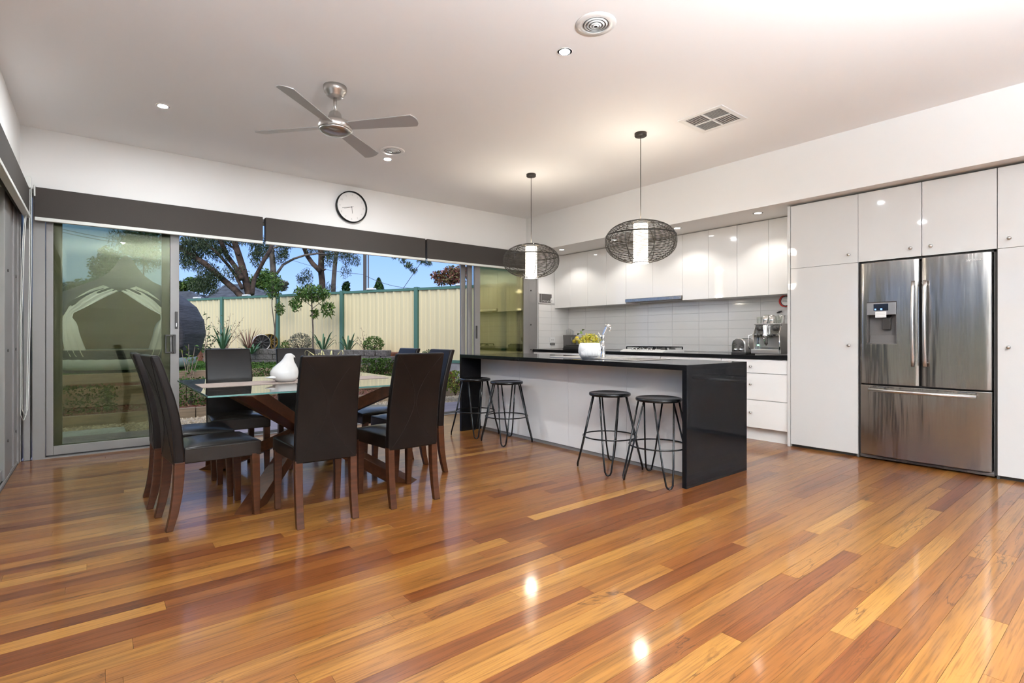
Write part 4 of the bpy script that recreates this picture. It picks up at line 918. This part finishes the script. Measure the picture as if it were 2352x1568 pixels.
for k, s_ in enumerate((-.52, .43, 1.40, 2.40, 3.52, -1.5)):
    q = FP0+FD*s_+Vector((0, 0, ZT)); o = MB().box(-.11, .11, -.07, .07, 0, .05).build('fence_light', 'cap_white', None, .015); o.location = q; o.rotation_euler = (0, 0, math.atan2(FD.y, FD.x))
    tag(o, ['small white lamp on the fence rail above the dark garden pod', 'small white lamp on the fence rail before the leaning gum trunks', 'small white lamp on the fence rail near the young leafy tree', 'small white lamp on the fence rail by the distant conifer', 'small white lamp on the fence rail beside the right glass doors', 'small white lamp on the fence rail behind the left glass'][k], 'lamp', 'white lamps on the fence rail')
t = thing('reflect_fence', 'plain cream fence added outside the left doors for neutral reflections', 'fence', (-4.2, 0, -.07))  # unseen, added so the fridge mirrors cream instead of blue sky
for k in range(9): MB().box(-.02, .02, -9+2.36*k, -9+2.36*k+2.30, .08, 1.80).build('fence_panel', 'fence_cream', t); MB().box(-.05, .05, -9.05+2.36*k, -8.98+2.36*k, 0, 1.85).build('post', 'fence_green', t)
MB().box(-.04, .04, -9, 12.2, 1.80, 1.87).build('top_rail', 'fence_green', t)
# block edging in front of the fence, and raised bed
BL0 = Vector((2.45, 16.30, 0)); BLd = (Vector((5.25, 11.0, 0))-BL0).normalized(); BLL = (Vector((5.25, 11.0, 0))-BL0).length
t = thing('stone_edging', 'low grey block wall holding up the bed before the fence', 'wall', (0, 0, 0)); bang = math.atan2(BLd.y, BLd.x)
bm_ = MB().box(-.148, .148, -.10, .10, -.068, .068).mesh('block', True)
for c in range(3):
    s_ = .15*(c % 2)
    while s_ < BLL:
        q = BL0+BLd*s_; o = link('block', bm_, 'block_stone', t, .014, 2); o.location = (q.x+random.uniform(-.01, .01), q.y, .40+.07+.14*c-.02); o.rotation_euler = (0, 0, bang+random.uniform(-.04, .04)); s_ += .305
nb = Vector((-BLd.y, BLd.x, 0)); nb = nb if nb.dot(F3) > 0 else -nb
a, b = BL0+nb*.08-BLd*3, BL0+BLd*BLL+nb*.08
struct('fence_bed', MB().prism([(a.x, a.y), (b.x, b.y), (b.x+nb.x*.85, b.y+nb.y*.85), (a.x+nb.x*.85, a.y+nb.y*.85)], 'z', -.2, .73), 'mulch')

# garden plants -------------------------------------------------------------------
def shrub(name, c, r, n, L, Wd, m, label, cat='shrub', group=None, stems=5, zbase=None, stem_m='bark', shell=.5, up=.2):
    t = thing(name, label, cat, c if zbase is None else (c[0], c[1], zbase), 0, group); o0 = Vector((c[0], c[1], c[2] if zbase is None else zbase)); oc = Vector(c)-o0
    leafobj('foliage', leafcloud(0, ball_pts(n, oc, r, shell), L, Wd, .15, up), m, t)
    sm = MB()
    for k in range(stems):
        a = k*2.4; e = oc+Vector((r[0]*.6*math.cos(a), r[1]*.6*math.sin(a), r[2]*random.uniform(-.1, .6))); sm.tube([(0, 0, -.02), e*.55+Vector((0, 0, .02)), e], [.012, .008, .004], 6)
    if stems: sm.build('stem', stem_m, t)
    return t
def hedge(c, h, n, label):
    t = thing('box_hedge', label, 'hedge', (c[0], c[1], c[2]), 0, 'clipped box hedges'); P = RNG.uniform(-1, 1, (n, 3)); i_ = RNG.integers(0, 3, n); keep = RNG.random(n) < .8
    for ax in range(3):
        s_ = (i_ == ax) & keep; P[s_, ax] = np.sign(P[s_, ax])
    P = P*np.array(h)*(1+RNG.normal(size=(n, 3))*.05); P[:, 2] += h[2]; leafobj('foliage', leafcloud(0, P, .045, .026, 0, .3), 'leaf_hedge', t)
    MB().tube([(0, 0, 0), (0, 0, h[2])], .02, 6).build('stem', 'bark', t); return t
hedge((1.20, 9.75, .02), (.52, .22, .20), 2600, 'long clipped hedge in the front bed beyond the table corner')
hedge((-.75, 9.75, .02), (.9, .22, .18), 2200, 'long clipped hedge in the front bed behind the left glass')
hedge((2.75, 10.85, .30), (.55, .22, .15), 2600, 'dense clipped hedge in the middle bed behind the white bird')
hedge((2.1, 9.78, .02), (.25, .2, .18), 1000, 'clipped hedge in the front bed seen under the glass table')
for k, u in enumerate((845, 866, 887)):
    q = pt(u, 846, 10.9); hedge((q.x, q.y, .30), (.11, .11, .17), 700, ['small clipped bush in the middle bed, left one of three', 'small clipped bush in the middle bed, centre one of three', 'small clipped bush in the middle bed, right one of three'][k])
q = pt(1046, 872, 9.9); shrub('lime_shrub', (q.x, q.y, .25), (.22, .2, .22), 500, .05, .03, 'leaf_lime', 'yellow-green shrub between the dining chairs and the island end', zbase=.02)
q = pt(1015, 866, 10.1); shrub('flower_shrub', (q.x, q.y, .22), (.2, .2, .2), 400, .05, .028, 'leaf_dark', 'dark green shrub beside the yellow-green one by the fence foot', zbase=.02)
q = pt(985, 815, 11.3); shrub('dark_shrub', (q.x, q.y, .62), (.2, .2, .22), 300, .07, .028, 'leaf_dark', 'small dark shrub at the right end of the block edging', zbase=.3)
# leafy stem plants
def stemplant(name, base, stems, m, label, L=.11, Wd=.035, per=12, sm='stem_pale', cat='shrub'):
    t = thing(name, label, cat, base); st = MB(); P = []; A = []
    for (dx, dy, h) in stems:
        pts = [Vector((dx*s_**1.5, dy*s_**1.5, h*s_)) for s_ in (0, .35, .7, 1)]; st.tube(pts, [.010, .008, .006, .003], 5)
        for k in range(per):
            s_ = random.uniform(.3, 1.02); P.append((dx*s_**1.5+random.gauss(0, .045), dy*s_**1.5+random.gauss(0, .045), h*s_+random.gauss(0, .02)))
    st.build('stem', sm, t); leafobj('foliage', leafcloud(0, np.array(P), L, Wd, .25, .3), m, t); return t
q = pt(470, 822, 13.3); stemplant('tall_shrub', (q.x, q.y, .45), [(-.2, .1, 1.0), (.05, 0, 1.25), (.15, .1, 1.0), (.3, 0, .75), (-.1, .1, .7), (.25, .1, .6)], 'leaf_dark', 'tall dark leafy shrub beside the garden pod', per=22)
q = pt(520, 815, 14.6); stemplant('twiggy_shrub', (q.x, q.y, .73), [(-.35, 0, .75), (-.2, .1, .95), (.0, 0, .8), (.25, .1, .85), (.45, 0, .95), (.55, .1, .6), (.1, 0, 1.05), (-.05, 0, .65)], 'twig_leaf', 'sparse twiggy pale shrub against the fence near the first post', L=.06, Wd=.03, per=16)
q = pt(838, 808, 12.6); stemplant('twiggy_shrub', (q.x, q.y, .73), [(-.2, 0, .40), (-.05, .1, .62), (.05, 0, .45), (-.3, .1, .35)], 'twig_leaf', 'sparse twiggy shrub above the right block edging', L=.05, Wd=.025, per=8)
q = pt(435, 862, 9.6); stemplant('bare_shrub', (q.x, q.y, .02), [(-.12, .1, .85), (-.05, 0, .70), (.1, .1, .9), (.16, 0, .75), (0, .1, .95)], 'leaf_tree', 'young shrub with bare pale stems beside the door stile', L=.09, Wd=.035, per=14)
# agaves, flax and cordyline: each large leaf its own part
def rosette(name, base, n, L, rise, w, m, label, spread=1.0, cat='plant', curl=1.0):
    t = thing(name, label, cat, base)
    for k in range(n):
        mb = MB(); s_ = k/n; blade(mb, (0, 0, 0), k*2.399+.3, L*spread*(.55+.45*s_), rise*(1.15-.65*s_), w, 7, curl*(.75+.5*s_)); mb.build('leaf', m, t, smooth=True)
    return t
q = pt(512, 806, 13.9); rosette('agave', (q.x, q.y, .70), 13, .55, .62, .03, 'leaf_agave', 'broad-leaved green agave left of the red spiky plant', .9)
q = pt(571, 806, 13.7); rosette('cordyline', (q.x, q.y, .73), 34, .55, .62, .010, 'leaf_burgundy', 'burgundy spiky cordyline in front of the cream fence', 1.0, curl=.7)
q = pt(578, 806, 13.3); rosette('agave', (q.x, q.y, .66), 12, .5, .25, .03, 'leaf_agave', 'low green agave at the foot of the burgundy cordyline', 1.0)
q = pt(742, 812, 12.9); rosette('agave', (q.x, q.y, .70), 14, .62, .45, .026, 'leaf_agave', 'arching green agave right of the young tree trunk', 1.0, curl=1.15)
q = pt(800, 808, 12.8); rosette('agave', (q.x, q.y, .70), 11, .42, .42, .034, 'leaf_agave', 'upright green agave in front of a fence post', .9)
q = pt(690, 786, 13.7); shrub('grey_bush', (q.x, q.y, q.z), (.30, .28, .26), 1300, .05, .018, 'leaf_grey', 'rounded grey-green bush behind the far dining chair', zbase=.73)
q = pt(858, 790, 12.5); shrub('green_bush', (q.x, q.y, q.z), (.26, .25, .20), 700, .06, .028, 'leaf_tree', 'bright green bush above the right block edging', zbase=.73)
q = pt(655, 798, 13.7); shrub('small_shrub', (q.x, q.y, q.z), (.12, .12, .2), 220, .07, .03, 'leaf_tree', 'small leafy shrub between wheel rim and grey bush', zbase=.73)
# young trees
q = pt(630, 815, 13.9); t = thing('slender_tree', 'slender young tree with narrow crown and twin stems by the fence', 'tree', (q.x, q.y, .73))
st = MB(); st.tube([(0, 0, 0), (.01, 0, .6), (-.06, 0, 1.2), (-.05, .02, 1.9)], [.018, .015, .012, .006], 7); st.tube([(0, 0, .02), (.03, .02, .7), (.05, 0, 1.3), (.02, 0, 2.0)], [.016, .014, .011, .006], 7); st.build('trunk', 'bark_pale', t)
P = np.concatenate([ball_pts(650, (-.02, 0, 1.75), (.24, .24, .38), .2), ball_pts(160, (.14, 0, 1.15), (.14, .12, .2), .2)]); leafobj('crown', leafcloud(0, P, .085, .034, .35), 'leaf_tree', t)
q = pt(719, 815, 13.0); t = thing('young_tree', 'young tree with drooping leaves and straight trunk in the bed', 'tree', (q.x, q.y, .70))
st = MB(); st.tube([(0, 0, 0), (.0, 0, .6), (-.03, 0, 1.2), (-.04, 0, 1.75)], [.022, .02, .017, .009], 8)
for k in range(9):
    a = k*2.4; st.tube([(-.03, 0, 1.1+.06*k), (-.03+.3*math.cos(a), .3*math.sin(a), 1.35+.05*k), (-.03+.5*math.cos(a), .5*math.sin(a), 1.2+.04*k)], [.009, .006, .003], 5)
st.build('trunk', 'bark_pale', t)
P = np.concatenate([ball_pts(600, (-.02, 0, 1.5), (.46, .42, .22), .25), ball_pts(130, (.33, -.1, 1.12), (.2, .2, .2), .2), ball_pts(120, (-.38, .1, 1.22), (.16, .2, .18), .2), ball_pts(60, (.03, 0, 1.0), (.1, .1, .15), .2)]); leafobj('crown', leafcloud(0, P, .125, .042, .45), 'leaf_tree', t)
# wheel rims leaning in the bed
def wheel(loc, rz, m, rm, label):
    t = thing('wheel_rim', label, 'wheel', loc, rz)
    MB().loft([[(x, r*math.cos(2*PI*k/32), r*math.sin(2*PI*k/32)) for k in range(32)] for x, r in ((-.10, .20), (-.11, .215), (-.09, .22), (-.06, .19), (.06, .19), (.09, .215), (.11, .21), (.10, .195))], cap=False).build('barrel', m, t, smooth=True)
    for k in range(10):
        a = k*PI/5; MB().beam((-.085, .04*math.cos(a), .04*math.sin(a)), (-.085, .19*math.cos(a), .19*math.sin(a)), .03, .02, (1, 0, 0)).build('spoke', rm, t)
    MB().tube([(-.05, 0, 0), (-.10, 0, 0)], .05, 16).build('hub', rm, t, smooth=True); MB().tube([(-.05, 0, 0), (-.055, 0, 0)], .19, 28).build('back_disc', 'rubber', t)
q = pt(600, 793, 13.9); wheel((q.x, q.y, .95), YAW*-1+PI/2+.55, 'brushed', 'dark_plastic', 'black spoked wheel rim standing in the bed, left one')
q = pt(617, 791, 14.4); wheel((q.x, q.y, .97), YAW*-1+PI/2+.75, 'gold_rim', 'gold_rim', 'gold wheel rim standing behind the black one in the bed')

# teardrop daybed pod on the lawn
PC = Vector((.476, 12.81, .44)); t = thing('garden_pod', 'dark woven teardrop garden pod with white curtains behind the left glass', 'daybed', PC, 0)
prof = [(.95, 0), (1.12, .12), (1.28, .40), (1.36, .72), (1.33, 1.0), (1.20, 1.28), (.95, 1.50), (.66, 1.66), (.43, 1.78), (.29, 1.90), (.19, 2.04), (.11, 2.18), (.03, 2.26)]
_z = [p_[1] for p_ in prof]; prof = [(float(np.interp(z, _z, [p_[0] for p_ in prof])), float(z)) for z in sorted(set(list(np.linspace(0, 2.26, 64))+_z))]
seg = 144; OPEN = math.atan2(-PC.y, -PC.x)-.10     # opening faces the house
def pod(sc_, name, m, flip=False):
    vs = []; fs = []; n = len(prof)
    for r, z in prof:
        for k in range(seg): a = 2*PI*k/seg; vs.append((r*sc_*math.cos(a), r*sc_*math.sin(a), z*(1 if sc_ == 1 else .985)+(0 if sc_ == 1 else .01)))
    for i in range(n-1):
        for k in range(seg):
            a = 2*PI*(k+.5)/seg; da = abs((a-OPEN+PI) % (2*PI)-PI); zm = (prof[i][1]+prof[i+1][1])/2
            if da < .80 and .42 < zm < .40+1.14*math.sqrt(1-(da/.80)**2)**.8: continue
            j = (k+1) % seg; fs.append((i*seg+k, i*seg+j, (i+1)*seg+j, (i+1)*seg+k))
    return MB().add(vs, fs).build(name, m, t, smooth=True)
pod(1.0, 'shell', 'pod_weave'); pod(.965, 'lining', 'pod_inner')
rimp = []
for i in range(41):
    s_ = PI*i/40; da = .80*math.cos(s_); z = .40+1.14*math.sin(s_)**.8; r = np.interp(z, [p_[1] for p_ in prof], [p_[0] for p_ in prof]); rimp.append(((r*1.0)*math.cos(OPEN+da), r*math.sin(OPEN+da), z))
MB().tube(rimp, .05, 8).build('arch_rim', 'pod_weave', t, smooth=True)
MB().lathe([(1.0, .05), (1.18, .12), (1.22, .36), (1.1, .42), (.001, .43)], seg=40).build('mattress', 'cushion', t, smooth=True)
def drape(sgn, nm):
    vs = []; fs = []; nu, nv = 13, 14
    for j in range(nv+1):
        s_ = j/nv; z = 1.50-1.18*s_
        if s_ < .38: q_ = s_/.38; a0 = sgn*(.02+.44*q_**.8); a1 = sgn*(.26+.42*q_**.55)
        else: q_ = (s_-.38)/.62; a0 = sgn*(.46-.12*q_**.7); a1 = sgn*(.68-.03*q_)
        z0 = z; pinch = math.exp(-((s_-.38)/.09)**2)
        for i in range(nu+1):
            f = i/nu; f2 = .5+(f-.5)*(1-.62*pinch); a = OPEN+a0+(a1-a0)*f2; r = np.interp(z0, [p_[1] for p_ in prof], [p_[0] for p_ in prof])*.985+.03*math.sin(f*22+s_*3)*(1-.5*pinch)
            vs.append((r*math.cos(a), r*math.sin(a), z0+.10*f*(1-s_)-.12*(1-s_)*(1-f)*0))
    for j in range(nv):
        for i in range(nu): a = j*(nu+1)+i; fs.append((a, a+1, a+nu+2, a+nu+1))
    o = MB().add(vs, fs).build(nm, 'curtain', t, smooth=True); return o
drape(1, 'curtain'); drape(-1, 'curtain')

# far trees beyond the fence ---------------------------------------------------------
def pline(pts, D, jit=0):
    return [pt(u, v, D+(jit*((i % 3)-1))) for i, (u, v) in enumerate(pts)]
def tree(name, label, D, trunks, foliage, m_bark, m_leaf, L=.16, Wd=.035, droop=.6, cat='tree', group='trees beyond the fence'):
    """trunks: list of (pixel polyline, radius px start, radius px end); foliage: (u,v,ru,rv,n)"""
    base = pline(trunks[0][0][:1], D)[0]; base.z = .3; t = thing(name, label, cat, base, 0, group); k_ = D/FPX
    for i, (pl, r0, r1) in enumerate(trunks):
        P = pline(pl, D, .4 if i else .0)
        if i == 0: P = [Vector((P[0].x, P[0].y, .0))]+P
        P = [p_-base for p_ in P]; n = len(P); rs = [(r0+(r1-r0)*j/(n-1))*k_ for j in range(n)]
        MB().tube(P, rs, 8).build('trunk' if i == 0 else 'branch', m_bark, t, smooth=True)
    V = []
    for (u, v, ru, rv, n) in foliage:
        c = pt(u, v, D)-base; r3 = (ru*k_, ru*k_*1.2, rv*k_); d = RNG.normal(size=(n, 3)); d /= np.linalg.norm(d, axis=1)[:, None]; rad = RNG.uniform(0, 1, n)**.5
        p_ = np.asarray(c)+(d*rad[:, None])*np.asarray((r3[0], r3[1], r3[2])); V.append(p_)
    if V: leafobj('crown', leafcloud(0, np.concatenate(V), L, Wd, droop), m_leaf, t)
    return t
# the big spreading gum
tree('gum_tree', 'large gum tree with reddish trunks leaning left behind the fence', 22,
     [([(575, 690), (566, 650), (556, 610), (545, 575), (535, 545), (525, 515)], 9, 6), ([(563, 690), (540, 665), (510, 640), (470, 605), (430, 580), (400, 560), (370, 545)], 7.5, 5),
      ([(556, 640), (540, 612), (520, 585), (510, 560), (495, 530), (480, 500)], 6, 4), ([(556, 662), (543, 635), (525, 610), (500, 582), (470, 555), (440, 530)], 4, 2.5), ([(579, 675), (583, 645), (592, 625), (605, 600), (620, 575), (630, 550)], 5, 4), ([(548, 585), (535, 568), (515, 556)], 3, 1.5), ([(475, 607), (455, 590), (440, 570), (420, 552)], 3, 1.5)],
     [(440, 560, 38, 32, 1300), (470, 560, 45, 30, 1300), (505, 575, 30, 28, 650), (445, 600, 30, 22, 600), (480, 640, 28, 40, 1500), (462, 655, 30, 20, 500), (530, 545, 50, 18, 800), (590, 580, 18, 35, 700), (585, 550, 40, 18, 500), (540, 625, 30, 22, 350), (425, 590, 18, 28, 350), (300, 545, 45, 45, 900), (340, 590, 30, 40, 500)], 'bark', 'leaf_gum')
tree('gum_tree', 'straight pale gum trunk with side limbs behind the slender young tree', 24,
     [([(630, 690), (629, 640), (626, 600), (623, 570), (620, 530)], 7, 6), ([(636, 628), (650, 608), (675, 594), (700, 586), (728, 582), (750, 584)], 3, 2), ([(626, 570), (640, 566), (660, 562), (675, 555)], 2.5, 1.2)],
     [(645, 585, 18, 25, 400), (655, 575, 12, 20, 200), (610, 570, 20, 25, 400), (660, 560, 20, 10, 200)], 'bark_pale', 'leaf_gum')
tree('gum_tree', 'dark forked gum trunk beyond the fence above the young tree', 26,
     [([(741, 690), (740, 645), (737, 620), (738, 590), (737, 560), (737, 530)], 8, 6), ([(735, 622), (718, 605), (706, 588), (699, 570), (693, 545)], 5.5, 4.5), ([(742, 620), (748, 618)], 3, 1.5), ([(740, 588), (755, 585), (775, 583)], 2, 1)],
     [(715, 570, 22, 14, 300), (755, 590, 22, 24, 500), (705, 635, 14, 22, 250), (690, 640, 10, 14, 120), (760, 570, 30, 12, 300)], 'bark', 'leaf_gum')
tree('gum_tree', 'slim gum trunk beyond the fence right of the forked one', 28,
     [([(765, 690), (766, 650), (769, 610), (773, 575), (776, 540)], 6, 4.5)], [(790, 580, 28, 18, 450), (800, 588, 22, 22, 400), (755, 660, 20, 14, 150), (795, 622, 14, 26, 160), (820, 598, 10, 16, 120)], 'bark_pale', 'leaf_gum')
tree('gum_tree', 'gum with only drooping twig ends hanging into view under the right blind', 20,
     [([(905, 690), (907, 690), (1010, 540), (940, 480)], .6, .6)], [(925, 596, 9, 8, 60), (938, 608, 10, 8, 80), (950, 620, 8, 7, 50), (970, 598, 16, 6, 90), (985, 603, 10, 7, 60), (905, 590, 8, 5, 30)], 'bark', 'leaf_gum')
for (u, v, ru, rv, n, D, lab, ml) in ((440, 655, 35, 18, 1400, 40, 'distant rounded tree at the left of the slate roof', 'leaf_tree'), (605, 645, 30, 28, 1300, 36, 'distant tree right of the gum trunks', 'leaf_tree'), (640, 655, 22, 14, 700, 38, 'distant olive bush top behind the slender young tree', 'leaf_grey'),
                                   (795, 658, 9, 14, 260, 30, 'thin leafy treetop beyond the fence beside the second gum', 'leaf_dark'), (1035, 635, 40, 24, 1500, 24, 'red-leaved tree beyond the fence beside the right glass doors', 'leaf_red'), (1060, 625, 20, 18, 500, 28, 'red-brown treetop partly behind the right door frame', 'leaf_red'),
                                   (245, 615, 38, 50, 1800, 34, 'dark rounded tree seen through the left glass above the pod', 'leaf_dark'), (200, 660, 60, 20, 1200, 45, 'distant low trees seen through the left glass', 'leaf_dark'), (330, 560, 50, 60, 1500, 36, 'tall dark tree seen through the left glass near the stile', 'leaf_dark')):
    tree('far_tree', lab, D, [([(u, 700), (u, v)], 2.2, 1.2)], [(u+ru*.62*math.cos(j*2.4)*(.25 if j == 0 else 1), v+rv*.55*math.sin(j*2.4), ru*.52, rv*.5, n//6) for j in range(6)], 'bark', ml, .24*D/36, .12*D/36, .2)
q = pt(870, 668, 45); t = thing('conifer', 'small dark conifer top beyond the fence', 'tree', (q.x, q.y, 3)); MB().tube([(0, 0, -3), (0, 0, 3.0)], [.15, .05], 6).build('trunk', 'bark', t)
P = []
for k in range(900):
    h = random.random(); r = (1-h)**.8*.62*random.uniform(.5, 1); a = random.uniform(0, 2*PI); P.append((r*math.cos(a), r*math.sin(a), 1.9+h*1.3))
leafobj('crown', leafcloud(0, np.array(P), .28, .10, .2), 'leaf_dark', t)
# neighbour's house with slate hip roofs
def hiproof(t, u0, u1, D, vr, ve, ridge):
    a = pt(u0, ve, D); b = pt(u1, ve, D); r0 = pt(ridge[0], vr, D+3); r1 = pt(ridge[1], vr, D+3); back = F3*7; nrow = 14
    def strip(p0, p1, q0, q1, nm):
        vs = []; fs = []
        for i in range(nrow):
            f0, f1 = i/nrow, (i+1)/nrow; lift = Vector((0, 0, .05)); k = len(vs)
            vs += [p0.lerp(q0, f0)+lift, p1.lerp(q1, f0)+lift, p1.lerp(q1, f1), p0.lerp(q0, f1), p0.lerp(q0, f0), p1.lerp(q1, f0)]; fs += [(k, k+1, k+2, k+3), (k+4, k+5, k+1, k)]
        tag(MB().add(vs, fs).build(nm, 'roof_slate', t), kind='stuff')
    strip(a, b, r0, r1, 'roof_tiles'); strip(b, b+back, r1, r1+Vector((0, 0, .0))+F3*.05, 'roof_tiles'); strip(a+back, a, r0+F3*.05, r0, 'roof_tiles'); strip(b+back, a+back, r1+F3*.05, r0+F3*.05, 'roof_tiles')
    MB().tube([a, r0, r1, b], .09, 6).build('ridge_cap', 'roof_slate', t)
    z0 = 0.2; MB().prism([((a+F3*.4).x, (a+F3*.4).y), ((b+F3*.4).x, (b+F3*.4).y), ((b+F3*6.6).x, (b+F3*6.6).y), ((a+F3*6.6).x, (a+F3*6.6).y)], 'z', z0, a.z+.02).build('wall', 'brick_far', t)
t = thing('neighbour_house', 'neighbouring house with low grey slate roof beyond the fence', 'house', (0, 0, 0))
hiproof(t, 440, 700, 27, 655, 705, (520, 560)); hiproof(t, 330, 500, 25.5, 672, 705, (370, 440))
t = thing('power_pole', 'dark timber power pole beyond the fence', 'pole', pt(838, 668, 38)); MB().tube([(0, 0, -5), (0, 0, 3.2)], .13, 8).build('pole', 'pole_wood', t); MB().tube([(.2, -.16, -5), (.2, -.16, 3.2)], .04, 6).build('conduit', 'pole_wood', t)
def wire(a, b, sag, label):
    P = [a.lerp(b, i/12)-Vector((0, 0, sag*4*(i/12)*(1-i/12))) for i in range(13)]; tag(MB().tube(P, .018, 4).build('power_line', 'wire'), label, 'cable', 'power lines across the sky')
wire(pt(838, 632, 38), pt(960, 662, 34), .25, 'power line falling right from the pole to the fence'); wire(pt(838, 630, 38), pt(640, 585, 42), .3, 'power line running left from the pole behind the gums')
wire(pt(100, 515, 30), pt(420, 560, 34), .3, 'upper power line seen through the left glass'); wire(pt(100, 522, 30), pt(420, 566, 34), .3, 'lower power line seen through the left glass')
